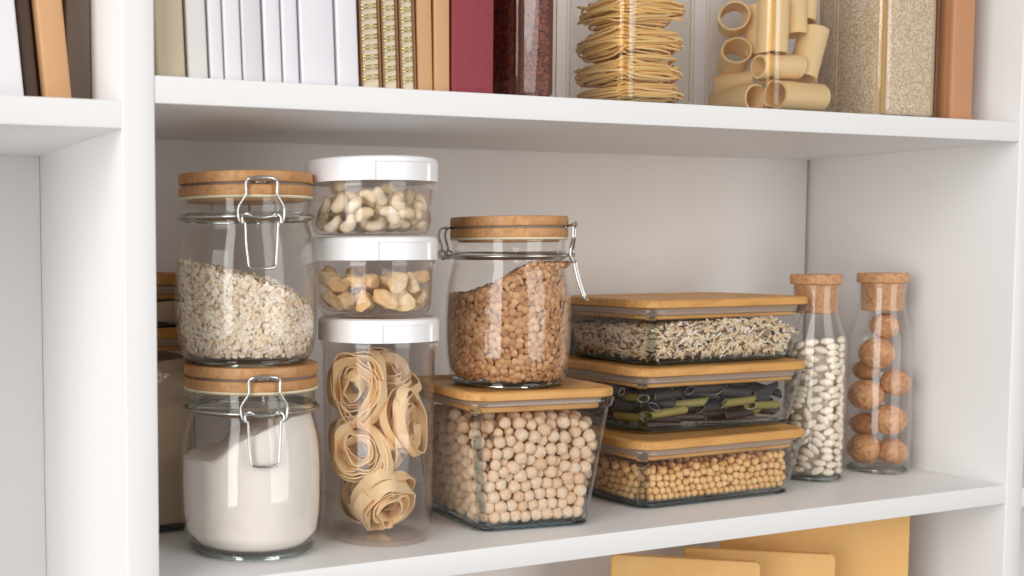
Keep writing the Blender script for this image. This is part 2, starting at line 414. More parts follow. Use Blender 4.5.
    for sgn in (-1, 1):
        m.tube(smooth_path([Q_(sgn * .022, .1222, .0002), Q_(sgn * .0190, .1235, .0045), Q_(sgn * .0170, .1270, .0085), Q_(sgn * .0160, .1235, .0125), Q_(sgn * .0150, .1190, .0080), Q_(sgn * .012, .1210, .0030)], 6), .00115, 8)
    m.obj('hinge_wire', M['steel'], j, 60)
    return j

FL = (.1123, .0845, 0); OT = (.1095, .0870, .1583); LT = (.3840, .1000, .1250); KL = .952; KZ = .992
flip_jar(FL, 1, 'tall clip-top glass jar of white flour, under the jar of oats', RD(-13))
flip_jar(OT, .995, 'clip-top glass jar of rolled oats, standing on top of the flour jar', RD(-11))
flip_jar(LT, (KL, KL, KZ), 'clip-top glass jar of brown lentils standing on the chickpea box', RD(47), .26)

# ------------------------------------------------------------------ loose contents of the jars
def fill_surface(zfun, rin, z0=.0066, n=72, m=26):
    z0 = max(z0, .0072)
    """rings of a body of revolution filled to a slanting top zfun(x, y)"""
    rings = []
    for i in range(m):
        ring = []
        for k in range(n):
            a = 2 * pi * k / n; x, y = cos(a), sin(a)
            zt = zfun(x * rin(.08), y * rin(.08)); z = z0 + (zt - z0) * i / (m - 1)
            r = rin(z) if z > z0 + .010 else min(rin(z), rin(z0 + .010) - (z0 + .010 - z) * .9)
            ring.append((x * r, y * r, z))
        rings.append(ring)
    for s_ in (.86, .66, .42, .18):
        ring = []
        for k in range(n):
            a = 2 * pi * k / n; rr = rin(.09) * s_
            x, y = cos(a) * rr, sin(a) * rr
            ring.append((x, y, zfun(x, y)))
        rings.append(ring)
    return rings

def unit_noise(x, y, z, s): return noise.noise(Vector((x * s, y * s, z * s)))

# flour: packed heap, high on the clasp side, hollow on the other
def flour_top(x, y):
    u = x * .916 - y * .40
    t = max(0, min(1, (u + .030) / .022)); t = t * t * (3 - 2 * t)
    return .0790 + .10 * (u + .055) + .0150 * t + .42 * max(0, u + .012) * .62 + .0022 * unit_noise(x, y, 0, 90)
m = MB(); m.loft(fill_surface(lambda x, y: min(.1165, flour_top(x, y)), lambda z: jar_r(z, .0027), n=96, m=34))
top(m, 'flour', M['flour'], FL, 'white flour heaped and slanting inside the lower clip-top jar', 'flour', kind='stuff', smooth=80)

# oats
def oats_top(x, y):
    u = x * .916 - y * .40
    return .0722 - .22 * u - 9 * max(0, u - .012) ** 2 + .003 * unit_noise(x, y, 3, 70)
def flake(mb, c, nrm, size, n=6, cup=.25, thick=0):
    nrm = Vector(nrm).normalized(); t = nrm.orthogonal().normalized(); b = nrm.cross(t); a0 = random.random() * 6.28
    el = random.uniform(.65, 1)
    vs = [tuple(Vector(c) + nrm * size * cup)]
    for k in range(n):
        a = a0 + 2 * pi * k / n; s_ = size * random.uniform(.8, 1.15)
        vs.append(tuple(Vector(c) + t * cos(a) * s_ + b * sin(a) * s_ * el - nrm * size * cup * random.random()))
    mb.add(vs, [(0, 1 + k, 1 + (k + 1) % n) for k in range(n)])
def jitter_n(nv, amt):
    return Vector(nv) + Vector((random.gauss(0, amt), random.gauss(0, amt), random.gauss(0, amt)))
def jar_samples(topf, rin, count_side, count_top, z0=.008, front=None):
    out = []
    for i in range(count_side):
        a = random.uniform(0, 2 * pi)
        zt = topf(rin(.08) * cos(a), rin(.08) * sin(a)); z = random.uniform(z0, zt)
        r = rin(z) if z > z0 + .009 else min(rin(z), rin(z0 + .009) - (z0 + .009 - z) * .7)
        out.append(((r * cos(a), r * sin(a), z), (cos(a), sin(a), 0), a))
    for i in range(count_top):
        a = random.uniform(0, 2 * pi); r = rin(.09) * sqrt(random.random())
        x, y = r * cos(a), r * sin(a); out.append(((x, y, topf(x, y)), (.3 * random.gauss(0, 1), .3 * random.gauss(0, 1), 1), None))
    return out
m = MB()
S_ = .995
for c, nv, a in jar_samples(oats_top, lambda z: jar_r(z, .0037), 5600, 1500):
    inw = random.uniform(0, .0016)
    p = Vector(c) - Vector((nv[0], nv[1], 0)) * (inw if a is not None else 0)
    if a is None: p.z += random.uniform(-.001, .0022)
    flake(m, p, jitter_n(nv, .38), random.uniform(.0017, .0031), 6)
m.v = [(x * S_, y * S_, z * S_) for x, y, z in m.v]
o = top(m, 'rolled_oats', M['oats'], OT, 'pale rolled oats filling the upper clip-top jar on a slant', 'oats', kind='stuff', smooth=0)
m = MB(); m.loft(fill_surface(lambda x, y: oats_top(x, y) - .0015, lambda z: jar_r(z, .0062), n=72))
o2 = m.obj('oats_heap', M['oats_core'], o, 60); o2['kind'] = 'stuff'

# ------------------------------------------------------------------ packing of small round things
def relax(box_fn, P, R, steps, grav=.00025):
    """position-based packing of spheres P (n,3), radii R; box_fn keeps them inside."""
    n = len(P); ii = jj = None
    for it in range(steps):
        if it % 8 == 0:
            order = np.argsort(P[:, 0]); xs = P[order, 0]; reach = 2 * R.max() + .003
            hi = np.searchsorted(xs, xs + reach)
            I, J = [], []
            for a_ in range(n):
                b_ = np.arange(a_ + 1, hi[a_])
                if len(b_):
                    oa = order[a_]; ob = order[b_]; d = P[ob] - P[oa]
                    k = ob[(d * d).sum(1) < reach * reach]
                    I.append(np.full(len(k), oa)); J.append(k)
            ii = np.concatenate(I); jj = np.concatenate(J)
        g = grav if it < steps * .8 else grav * .15
        P[:, 2] -= g
        for sub in range(3):
            d = P[jj] - P[ii]; dist = np.sqrt((d * d).sum(1)) + 1e-9
            pen = np.maximum(0, R[ii] + R[jj] - dist)
            c = d / dist[:, None] * (pen * .42)[:, None]
            np.add.at(P, jj, c); np.add.at(P, ii, -c)
            box_fn(P, R)
    return P

def box_constraint(h0, h1, hz, rc, z0, core=None):
    """tapered rounded box: half sizes h0 at z0 growing to h1 at hz"""
    def f(P, R):
        t = np.clip((P[:, 2] - z0) / (hz - z0), 0, 1)
        hx = h0[0] + (h1[0] - h0[0]) * t - R; hy = h0[1] + (h1[1] - h0[1]) * t - R
        P[:, 2] = np.maximum(P[:, 2], z0 + R)
        P[:, 0] = np.clip(P[:, 0], -hx, hx); P[:, 1] = np.clip(P[:, 1], -hy, hy)
        qx = np.abs(P[:, 0]) - (hx + R - rc); qy = np.abs(P[:, 1]) - (hy + R - rc)
        d = np.hypot(np.maximum(qx, 0), np.maximum(qy, 0)); lim = rc - R
        k = (qx > 0) & (qy > 0) & (d > lim)
        if k.any():
            s_ = lim[k] / d[k]
            P[k, 0] = np.sign(P[k, 0]) * ((hx + R - rc)[k] + qx[k] * s_); P[k, 1] = np.sign(P[k, 1]) * ((hy + R - rc)[k] + qy[k] * s_)
        if core is not None:
            cx0, cx1, cy0, cy1, cz = core
            inside = (P[:, 0] > cx0 - R) & (P[:, 1] > cy0 - R) & (P[:, 2] < cz + R)
            if inside.any():
                idx = np.where(inside)[0]
                dl = P[idx, 0] - (cx0 - R[idx]); df = P[idx, 1] - (cy0 - R[idx]); du = (cz + R[idx]) - P[idx, 2]
                w = np.argmin(np.stack([dl, df, du]), 0)
                P[idx[w == 0], 0] -= dl[w == 0]; P[idx[w == 1], 1] -= df[w == 1]; P[idx[w == 2], 2] += du[w == 2]
    return f

def seed_grid(x0, x1, y0, y1, z0, z1, s, jit):
    pts = []
    nz = int((z1 - z0) / (s * .86)) + 1
    for k in range(nz):
        for j in range(int((y1 - y0) / (s * .9)) + 1):
            for i in range(int((x1 - x0) / s) + 1):
                pts.append((x0 + (i + .5 * (j % 2)) * s, y0 + (j + .4 * (k % 2)) * s * .9, z0 + k * s * .86))
    P = np.array(pts); return P + rng.normal(0, jit, P.shape)

# ------------------------------------------------------------------ bamboo-lidded glass boxes
def glass_box(name, loc, rz, b0, b1, hg, rc, label, cat='food box', rim_to=None, group=None, feet=True, lid_half=None, lidtone='bamboo_box', recess=.0042, slab=.0084, gap=.0062, plug=.0050):
    """b0/b1: half sizes at base / under the rim, hg: height of the lid's underside"""
    j = thing(name, loc, label, cat, group, rz)
    w = .0018
    zs = [0.0015, .006, .012, hg * .5, hg - .010]
    def h(z, off=0):
        t = (z / (hg - .006)); return (b0[0] + (b1[0] - b0[0]) * t - off, b0[1] + (b1[1] - b0[1]) * t - off)
    outer = [rrect(b0[0] - .0040, b0[1] - .0040, rc * .85, .0008), rrect(b0[0] - .0010, b0[1] - .0010, rc * .95, .0022), rrect(*h(.0060), rc, .0060), rrect(*h(hg * .35), rc, hg * .35), rrect(*h(hg * .7), rc, hg * .7), rrect(*h(hg - .010), rc, hg - .010)]
    outer += [rrect(*h(hg - .0085, -.0008), rc, hg - .0085), rrect(*h(hg - .007, -.0022), rc + .001, hg - .007), rrect(*h(hg - .0012, -.0026), rc + .001, hg - .0012), rrect(*h(hg, -.0016), rc, hg - .0004)]
    inner = [rrect(*h(hg, w - .0012), rc - w * .5, hg - .0004), rrect(*h(hg - .010, w), rc - w * .6, hg - .010), rrect(*h(hg * .5, w), rc - w, hg * .5), rrect(*h(.012, w), rc - w, .012), rrect(b0[0] - .0040, b0[1] - .0040, rc * .8, .0062), rrect(b0[0] - .007, b0[1] - .007, rc * .7, .0052)]
    m = MB(); m.loft(outer + inner, closed=False)
    n_ = len(outer[0])
    for fi in range(len(m.f) - 2):
        if (fi % n_) % 7 in (2, 3): m.mi[fi] = 1
    m.obj('glass_body', [M['glass_box'], M['corner_glass']], j, 60)
    # the thick foot and the ground rim, where the glass shows its slate tint
    m = MB()
    m.loft([rrect(b0[0] - .0085, b0[1] - .0085, rc * .7, .0008), rrect(b0[0] - .0040, b0[1] - .0040, rc * .85, .0002), rrect(b0[0] - .0008, b0[1] - .0008, rc * .95, .0014), rrect(b0[0] + .0002, b0[1] + .0002, rc, .0028),
            rrect(b0[0] - .0030, b0[1] - .0030, rc * .85, .0034), rrect(b0[0] - .0085, b0[1] - .0085, rc * .7, .0028)], closed=True)
    m.obj('glass_foot', M['thick'], j, 60)
    if feet:
        for sx in (-1, 1):
            for sy in (-1, 1):
                m = MB(); cx, cy = sx * (b0[0] - .016), sy * (b0[1] - .014)
                m.lathe([(.0001, 0), (.0036, 0), (.0042, .0006), (.0042, .0018), (.0001, .0018)], 16, closed=False)
                m.v = [(x + cx, y + cy, z) for x, y, z in m.v]; m.obj('foot', M['thick'], j, 60)
    lh = lid_half or (b1[0] + .004, b1[1] + .004)
    rcl = rc + .006
    m = MB(); e = .0022; z0 = hg + .0004; z1 = z0 + slab
    tw = .0095
    m.loft([rrect(lh[0] - .010, lh[1] - .010, rcl - .004, z0), rrect(lh[0] - e * .6, lh[1] - e * .6, rcl, z0), rrect(lh[0], lh[1], rcl, z0 + e * .5), rrect(lh[0], lh[1], rcl, z1 - e), rrect(lh[0] - e * .35, lh[1] - e * .35, rcl, z1 - e * .35), rrect(lh[0] - e, lh[1] - e, rcl, z1),
            rrect(lh[0] - tw + .002, lh[1] - tw + .002, rcl - .004, z1), rrect(lh[0] - tw, lh[1] - tw, rcl - .005, z1 - .0006), rrect(lh[0] - tw - .003, lh[1] - tw - .003, rcl - .007, z1 - recess), rrect(lh[0] * .3, lh[1] * .3, .005, z1 - recess)])
    m.obj('lid', M[lidtone], j, 50)
    hp = h(hg - gap - plug)
    m = MB(); m.loft([rrect(b1[0] - .010, b1[1] - .010, rc - .006, z0 - .0004), rrect(b1[0] - .0058, b1[1] - .0058, rc - .004, z0 - .0005), rrect(b1[0] - .0058, b1[1] - .0058, rc - .004, z0 - gap * .4), rrect(b1[0] - .0072, b1[1] - .0072, rc - .004, z0 - gap * .55), rrect(b1[0] - .0062, b1[1] - .0062, rc - .004, z0 - gap * .8), rrect(b1[0] - .0075, b1[1] - .0075, rc - .004, z0 - gap)])
    m.obj('silicone_seal', M['silicone'], j, 60)
    m = MB(); m.loft([rrect(b1[0] - .0078, b1[1] - .0078, rc - .004, z0 - gap - .0003), rrect(b1[0] - .0078, b1[1] - .0078, rc - .004, z0 - gap - plug + .001), rrect(b1[0] - .009, b1[1] - .009, rc - .005, z0 - gap - plug)])
    m.obj('lid_plug', M[lidtone], j, 50)
    return j

CB = (.3790, .0945, .0); CBR = RD(-7)
glass_box('square_food_box', CB, CBR, (.0580, .0580), (.0715, .0715), .1190, .017, 'square glass box of chickpeas with a bamboo lid, under the lentil jar', lid_half=(.0752, .0752), recess=.0030)
BX = [((.6095, .1225, 0), RD(.3), 'low glass box of round golden soybeans with bamboo lid, bottom of its stack', .0590),
      ((.6360, .1480, .0684), RD(-1.6), 'low glass box of dark penne with bamboo lid, middle of its stack', .0566),
      ((.6580, .1650, .1344), RD(-.5), 'low glass box of mixed black and white rice with bamboo lid, topmost of its stack', .0568)]
for loc, rz, lab, hg_ in BX:
    glass_box('flat_food_box', loc, rz, (.0995, .0645), (.1085, .0730), hg_, .018, lab, group='glass boxes stacked three high', lid_half=(.1120, .0770), slab=.0088, recess=.0016, gap=.0076, plug=.0040, feet=False)

# chickpeas -----------------------------------------------------
def pea_mesh(name, sub, mat, beak=.16, lump=.12, seed=0, sx=1, sy=1, sz=1):
    v, f = ICO[sub]; V2 = []
    for p in v:
        n_ = 1 + lump * noise.noise(Vector(p) * 1.6 + Vector((seed * 7, 0, 0)))
        d = max(0, p[2]); n_ += beak * d ** 8
        if p[2] > -.2 and abs(p[0]) < .22: n_ -= .06 * (1 - abs(p[0]) / .22) * (1 if p[1] > 0 else 0)
        V2.append((p[0] * n_ * sx, p[1] * n_ * sy, p[2] * n_ * sz))
    me = bpy.data.meshes.new(name); me.from_pydata(V2, [], f); me.materials.append(mat)
    me.polygons.foreach_set('use_smooth', [True] * len(f)); me.update(); return me
def to_world(P, loc, rz):
    c, s_ = cos(rz), sin(rz)
    return np.stack([loc[0] + P[:, 0] * c - P[:, 1] * s_, loc[1] + P[:, 0] * s_ + P[:, 1] * c, loc[2] + P[:, 2]], 1)
def merged_balls(name, W_, R, idx, mat, label, cat, sub=1, squash=1.0, far=2):
    v, f = ICO[sub]; m = MB()
    for i in idx:
        q = rot_rand().to_matrix(); A = np.array(q) * R[i] * .955
        m.add((v * np.array([1, 1, squash])) @ A.T + W_[i], f)
    o = m.obj(name, mat, None, 80); return tag(o, label, cat, None, 'stuff')
CAM = np.array([-.2776, -.8066, .2515])
def split_visible(W_, score, n=300):
    order = np.argsort(score); return order[:n], order[n:]

r_ = .0055
P = seed_grid(-.052, .052, -.052, .052, .012, .122, r_ * 2.02, .0008)
R = r_ * rng.uniform(.88, 1.1, len(P))
hx0, hx1 = .0580 - .0021, .0715 - .0021
P = relax(box_constraint((hx0 - .0006, hx0 - .0006), (hx1, hx1), .113, .0154, .0064), P, R, 150)
k = P[:, 2] < .1010; P, R = P[k], R[k]
t = np.clip((P[:, 2]) / .113, 0, 1); hh = hx0 + (hx1 - hx0) * t
score = np.minimum(np.minimum(P[:, 1] + hh - R, P[:, 0] + hh - R), .096 - P[:, 2] + .002)
score += np.where(P[:, 0] + hh - R < P[:, 1] + hh - R, .0010, 0)
vis, rest = split_visible(P, score, 300)
WP = to_world(P, CB, CBR)
pm = [pea_mesh('chickpea', 3, M['chickpea'], seed=s_) for s_ in range(6)]
for i in vis:
    place(pm[i % 6], 'chickpea', WP[i], rot_rand(), R[i] * 1.03, 'cream chickpea packed against the glass of the square bamboo-lidded box', 'chickpea', 'chickpeas in the square glass box')
merged_balls('chickpea_filling', WP, R, [i for i in rest if score[i] < .022], M['chickpea_i'], 'cream chickpeas lying deeper inside the square glass box', 'chickpeas')

# soybeans ------------------------------------------------------
r_ = .0039
core = (-.100 + .017, .5, -.0655 + .017, .5, .021)
P = seed_grid(-.092, .090, -.058, .058, .010, .052, r_ * 2.03, .0006)
inside = (P[:, 0] > core[0]) & (P[:, 1] > core[2]) & (P[:, 2] < core[4])
P = P[~inside]; R = r_ * rng.uniform(.9, 1.1, len(P))
h0 = (.0995 - .0026, .0645 - .0026); h1 = (.1085 - .0021, .0730 - .0021)
P = relax(box_constraint(h0, h1, .054, .0166, .0064, core), P, R, 90, .0002)
topz = .0395 + .003 * np.sin(P[:, 0] * 30)
k = P[:, 2] < topz; P, R = P[k], R[k]
t = np.clip(P[:, 2] / .054, 0, 1); hx = h0[0] + (h1[0] - h0[0]) * t; hy = h0[1] + (h1[1] - h0[1]) * t
score = np.minimum(P[:, 1] + hy - R, P[:, 0] + hx - R + .0015 + np.maximum(0, P[:, 1] + .01) * .3)
vis, rest = split_visible(P, score, 300)
loc, rz, _, _ = BX[0]; WP = to_world(P, loc, rz)
sm = [pea_mesh('soybean', 2, M['soybean'], .0, .04, s_, 1, 1, .93) for s_ in range(3)]
for i in vis:
    place(sm[i % 3], 'soybean', WP[i], rot_rand(), R[i], 'small golden soybean packed against the glass of the lowest flat box', 'soybean', 'soybeans in the lowest flat box')
merged_balls('soybean_filling', WP, R, list(rest), M['soybean_i'], 'golden soybeans lying deeper inside the lowest flat box', 'soybeans')

# grains scattered over a filled box -----------------------------
def grain(mb, c, d, L_, r, n=5):
    d = Vector(d).normalized(); u = d.orthogonal().normalized(); w = d.cross(u); c = Vector(c)
    vs = [tuple(c - d * L_)]
    for s_, rr in ((-.55, .85), (.55, .85)):
        for k in range(n):
            a = 2 * pi * k / n; vs.append(tuple(c + d * L_ * s_ + (u * cos(a) + w * sin(a)) * r * rr))
    vs.append(tuple(c + d * L_))
    fs = [(0, 1 + (k + 1) % n, 1 + k) for k in range(n)] + [(1 + k, 1 + (k + 1) % n, n + 1 + (k + 1) % n, n + 1 + k) for k in range(n)] + [(2 * n + 1, n + 1 + k, n + 1 + (k + 1) % n) for k in range(n)]
    mb.add(vs, fs)
def box_grains(h0, h1, hz, rc, z0, topf, dens_side, dens_top, L_, r, lie=.75):
    m = MB()
    def hxy(z):
        t = min(1, max(0, (z - z0) / (hz - z0))); return h0[0] + (h1[0] - h0[0]) * t, h0[1] + (h1[1] - h0[1]) * t
    for face in range(4):
        ln = 2 * (h1[0] if face % 2 == 0 else h1[1])
        for i in range(int(ln * .05 * dens_side * (hz / .05))):
            z = random.uniform(z0, hz); hx, hy = hxy(z); s_ = random.uniform(-1, 1)
            x, y, nx, ny, tx, ty = ((s_ * hx, -hy, 0, -1, 1, 0), (hx, s_ * hy, 1, 0, 0, 1), (s_ * hx, hy, 0, 1, 1, 0), (-hx, s_ * hy, -1, 0, 0, 1))[face]
            qx, qy = abs(x) - (hx - rc), abs(y) - (hy - rc)
            if qx > 0 and qy > 0:
                d = math.hypot(qx, qy); x = math.copysign(hx - rc + qx / d * rc, x); y = math.copysign(hy - rc + qy / d * rc, y)
                nx, ny = math.copysign(qx / d, x), math.copysign(qy / d, y); tx, ty = -ny, nx
            if z > topf(x, y): continue
            dd = r * 1.25 + .0007 + random.uniform(0, r * 1.6)
            th = random.gauss(0, lie); d = Vector((tx * cos(th), ty * cos(th), sin(th))) + Vector((nx, ny, 0)) * max(-.16, min(.16, random.gauss(0, .12)))
            grain(m, (x - nx * dd, y - ny * dd, z), d, L_ * random.uniform(.8, 1.15), r * random.uniform(.85, 1.15))
    hx, hy = h1
    for i in range(int(4 * hx * hy * dens_top)):
        x, y = random.uniform(-hx, hx) * .985, random.uniform(-hy, hy) * .985
        z = topf(x, y); ax_, ay_ = hxy(z)
        if abs(x) > ax_ - r or abs(y) > ay_ - r or z > hz: continue
        a = random.uniform(0, 2 * pi)
        grain(m, (x, y, z - random.uniform(0, r * 2)), (cos(a), sin(a), random.gauss(0, .25)), L_ * random.uniform(.8, 1.15), r)
    return m
def box_core(h0, h1, hz, rc, z0, topf, inset, nx=24, ny=16):
    m = MB()
    def hxy(z):
        t = min(1, max(0, (z - z0) / (hz - z0))); return h0[0] + (h1[0] - h0[0]) * t - inset, h0[1] + (h1[1] - h0[1]) * t - inset
    rings = []
    for q in (0, .33, .66, 1):
        ring = []
        for p in rrect(*hxy(z0 + (hz - z0) * .5), rc, 0, 6):
            zt = topf(p[0], p[1]) - inset; z = z0 + .001 + (zt - z0) * q; hx, hy = hxy(z); mx_, my_ = hxy(z0 + (hz - z0) * .5)
            ring.append((p[0] * hx / mx_, p[1] * hy / my_, z))
        rings.append(ring)
    for q in (.8, .55, .3, .1):
        rings.append([(p[0] * q, p[1] * q, topf(p[0] * q, p[1] * q) - inset) for p in rings[3]])
    m.loft(rings); return m
loc, rz, _, _ = BX[2]
tf = lambda x, y: .0400 + .0030 * sin(x * 22 + 1.2) - .30 * max(0, x - .062) - .25 * max(0, -x - .085) + .0018 * unit_noise(x, y, 0, 60)
m = box_grains(h0, h1, .054, .0166, .0066, tf, 700000 / 4.2, 120000, .0050, .00170)
o = top(m, 'mixed_rice', M['rice_mix'], loc, 'black, white and tan mixed rice inside the topmost flat box', 'rice', rz=rz, kind='stuff', smooth=60)
oc = box_core(h0, h1, .054, .0166, .0064, tf, .0032).obj('rice_heap', M['rice_mix_core'], o, 60); oc['kind'] = 'stuff'

# penne ----------------------------------------------------------
def penne_mesh(name, mats, L_=.0195, R_=.0043, w=.0009, slant=.0042, n=20, bendz=0, ridges=0):
    m = MB()
    def ring(x, r, s_):
        out = []
        for k in range(n):
            a = 2 * pi * k / n
            rr = r * (1 + (ridges * .5 * cos(a * 10) if ridges else 0))
            out.append((x + s_ * cos(a), rr * sin(a), rr * cos(a)))
        return out
    outer = [ring(-L_, R_, slant), ring(-L_ * .4, R_, slant * .4), ring(L_ * .4, R_, slant * .4), ring(L_, R_, slant)]
    inner = [ring(L_, R_ - w, slant), ring(0, R_ - w, slant * .5), ring(-L_, R_ - w, slant)]
    m.loft(outer, cap0=False, cap1=False); m.loft(inner, cap0=False, cap1=False)
    o1, o2, i1, i2 = outer[3], inner[0], inner[2], outer[0]
    for A, B in ((o1, o2), (i1, i2)):
        m.add(A + B, [(k, (k + 1) % n, n + (k + 1) % n, n + k) for k in range(n)], 1)
    o = m.obj(name, mats, None, 40); me = o.data; bpy.data.objects.remove(o); return me
def seg_dist(p1, d1, h1_, Q, Dq, Hq):
    """distance from segment (p1, d1, half h1_) to many segments"""
    best = np.full(len(Q), 9.)
    s_ = np.linspace(-1, 1, 9)
    A = p1 + d1 * (s_ * h1_)[:, None]
    for a in A:
        w = a - Q; t = np.clip((w * Dq).sum(1), -Hq, Hq); d = np.linalg.norm(w - Dq * t[:, None], axis=1); best = np.minimum(best, d)
    return best
def deposit(n, half, rad, inside, cand, sample, z0, zmax, gap=1.0, dz=.0012, back=0):
    Q, Dq, Hq, Rq = [], [], [], []; zl = 0
    for i in range(n):
        best = None
        w0 = -90 if back else 0
        qa, da, ha, ra = (np.array(x[w0:]) for x in (Q, Dq, Hq, Rq)) if Q else (None,) * 4
        for c in range(cand):
            x, y, d, h, r = sample(i)
            z = z0 + r + abs(d[2]) * h
            if back: z = max(z, zl - back)
            while z < zmax:
                if inside(x, y, z, d, h, r) and (qa is None or (seg_dist(np.array((x, y, z)), d, h, qa, da, ha) > (ra + r) * gap).all()): break
                z += dz
            if z < zmax and (best is None or z < best[0]): best = (z, x, y, d, h, r)
        if best is None: continue
        z, x, y, d, h, r = best
        zl = max(zl, z); Q.append((x, y, z)); Dq.append(d); Hq.append(h); Rq.append(r)
    return np.array(Q), np.array(Dq), np.array(Rq)
def s_penne(i):
    a = rng.choice([rng.normal(0, .45), rng.normal(1.3, .5), rng.normal(-.7, .4)], p=[.5, .25, .25]); tl = rng.normal(0, .12)
    d = np.array([cos(a) * cos(tl), sin(a) * cos(tl), sin(tl)])
    return (rng.uniform(-.092, .092), rng.uniform(-.060, .060) if rng.random() < .5 else rng.uniform(-.060, -.025), d, .0155, .0045)
def in_box(x, y, z, d, h, r):
    t = min(1, max(0, z / .054)); hx = .0955 + .009 * t - r - .0006; hy = .0605 + .0082 * t - r - .0006
    for s_ in (-1.25, 1.25):
        px, py = abs(x + d[0] * h * s_), abs(y + d[1] * h * s_)
        if px > hx or py > hy: return False
        if px > hx - .010 and py > hy - .010 and math.hypot(px - hx + .010, py - hy + .010) > .010: return False
    return z + abs(d[2]) * h < .0405
Q, Dq, Rq = deposit(150, 0, 0, in_box, 34, s_penne, .0066, .0500, .86)
loc, rz, _, _ = BX[1]
PM = [penne_mesh('dark_penne', [M['penne_dark'], M['penne_rim_grey']]), penne_mesh('dark_penne', [M['penne_dark'], M['penne_rim']]), penne_mesh('olive_penne', [M['penne_olive'], M['penne_rim']])]
WQ = to_world(Q, loc, rz)
for i, p in enumerate(WQ):
    kind = 2 if i % 5 == 3 else (i % 2)
    d = Vector(Dq[i]); d.rotate(Euler((0, 0, rz)))
    if random.random() < .5: d = -d
    q = d.to_track_quat('X', 'Z')
    from mathutils import Quaternion
    q = q @ Quaternion((1, 0, 0), random.uniform(0, 6.28))
    if kind == 2: place(PM[2], 'olive_penne', p, q, 1, 'olive-yellow penne tube among dark ones in the middle flat box', 'pasta', 'olive penne in the middle flat box')
    else: place(PM[kind], 'dark_penne', p, q, 1, 'charcoal penne tube with pale slanted rim in the middle flat box', 'pasta', 'dark penne in the middle flat box')

# lentils --------------------------------------------------------
def lent_top(x, y):
    u = x * .807 - y * .59
    return min(.1140, .1010 + .34 * u + .004 * sin(u * 60) + .0015 * unit_noise(x, y, 5, 80))
lrin = lambda z: jar_r(z, .0032)
pts = []
cell = {}
def far_enough(c, s_):
    key = tuple(int(v / s_) for v in c)
    for dx in (-1, 0, 1):
        for dy in (-1, 0, 1):
            for dz in (-1, 0, 1):
                for q in cell.get((key[0] + dx, key[1] + dy, key[2] + dz), ()):
                    if (q[0] - c[0]) ** 2 + (q[1] - c[1]) ** 2 + ((q[2] - c[2]) * 1.25) ** 2 < s_ * s_: return False
    cell.setdefault(key, []).append(c); return True
for layer, (off, sep, tries) in enumerate(((.0, .0048, 24000), (.0024, .0045, 14000))):
    cell = {}
    for c, nv, a in jar_samples(lent_top, lambda z: lrin(z) - off, tries, tries // 4, z0=.0085):
        c = (c[0], c[1], c[2] - (0 if a is not None else off))
        if far_enough(c, sep): pts.append((c, nv, a, layer))
lv, lf = ICO[2]
LV = lv.copy(); LV[:, 2] = np.sign(lv[:, 2]) * (1 - np.clip(np.hypot(lv[:, 0], lv[:, 1]), 0, 1) ** 2.2) * .46
me_l = bpy.data.meshes.new('lentil'); me_l.from_pydata([tuple(p * .0040) for p in LV], [], lf); me_l.materials.append(M['lentil'])
me_l.polygons.foreach_set('use_smooth', [True] * len(lf)); me_l.update()
view = math.atan2(CAM[1] - LT[1], CAM[0] - LT[0])
def lscore(q):
    c, nv, a, layer = q
    if layer or a is None: return 9
    return abs((a - view + pi) % (2 * pi) - pi)
order = sorted(range(len(pts)), key=lambda i: lscore(pts[i]))
m = MB(); L1, f1 = LV * .0040, lf
lo1v, lo1f = ICO[1]; lo = lo1v.copy(); lo[:, 2] *= .42; lo *= .0040
for rank, i in enumerate(order):
    c, nv, a, layer = pts[i]
    tilt = .6 if random.random() < .5 else .20
    nn = jitter_n(nv, tilt).normalized()
    if rank < 300:
        # deeper pieces stay clear of the glass
        c_ = abs(nn.dot(Vector((nv[0], nv[1], 0)))); inw = max(0, sqrt(.0043 ** 2 * (1 - c_ * c_) + .0018 ** 2 * c_ * c_) - .0016)
        p = (Vector(c) - Vector((nv[0], nv[1], 0)) * inw); p = Vector((p.x * KL, p.y * KL, p.z * KZ)) + Vector(LT)
        place(me_l, 'brown_lentil', p, nn.to_track_quat('Z', 'X'), KL * random.uniform(.88, 1.08), 'small round brown lentil pressed against the glass of the lentil jar', 'lentil', 'lentils in the clip-top jar')
    else:
        A = np.array(nn.to_track_quat('Z', 'X').to_matrix()) * random.uniform(.88, 1.08)
        vv = (LV * .0040 if lscore(pts[i]) < 2.2 or a is None else lo)
        ff = lf if lscore(pts[i]) < 2.2 or a is None else lo1f
        c_ = abs(nn.dot(Vector((nv[0], nv[1], 0)))); inw = max(0, sqrt(.0043 ** 2 * (1 - min(1, c_ * c_)) + .0018 ** 2 * c_ * c_) - .0016) if a is not None else 0
        m.add((vv @ A.T) + np.array(c) - np.array((nv[0], nv[1], 0)) * inw, ff)
m.v = [(x * KL, y * KL, z * KZ) for x, y, z in m.v]
o = top(m, 'lentil_filling', M['lentil_i'], LT, 'mass of brown lentils heaped and sloping inside the clip-top jar', 'lentils', kind='stuff', smooth=80)
m = MB(); m.loft(fill_surface(lambda x, y: lent_top(x, y) - .004, lambda z: jar_r(z, .0080), n=72)); m.v = [(x * KL, y * KL, z * KZ) for x, y, z in m.v]
oc = m.obj('lentil_heap', M['lentil_core'], o, 60); oc['kind'] = 'stuff'

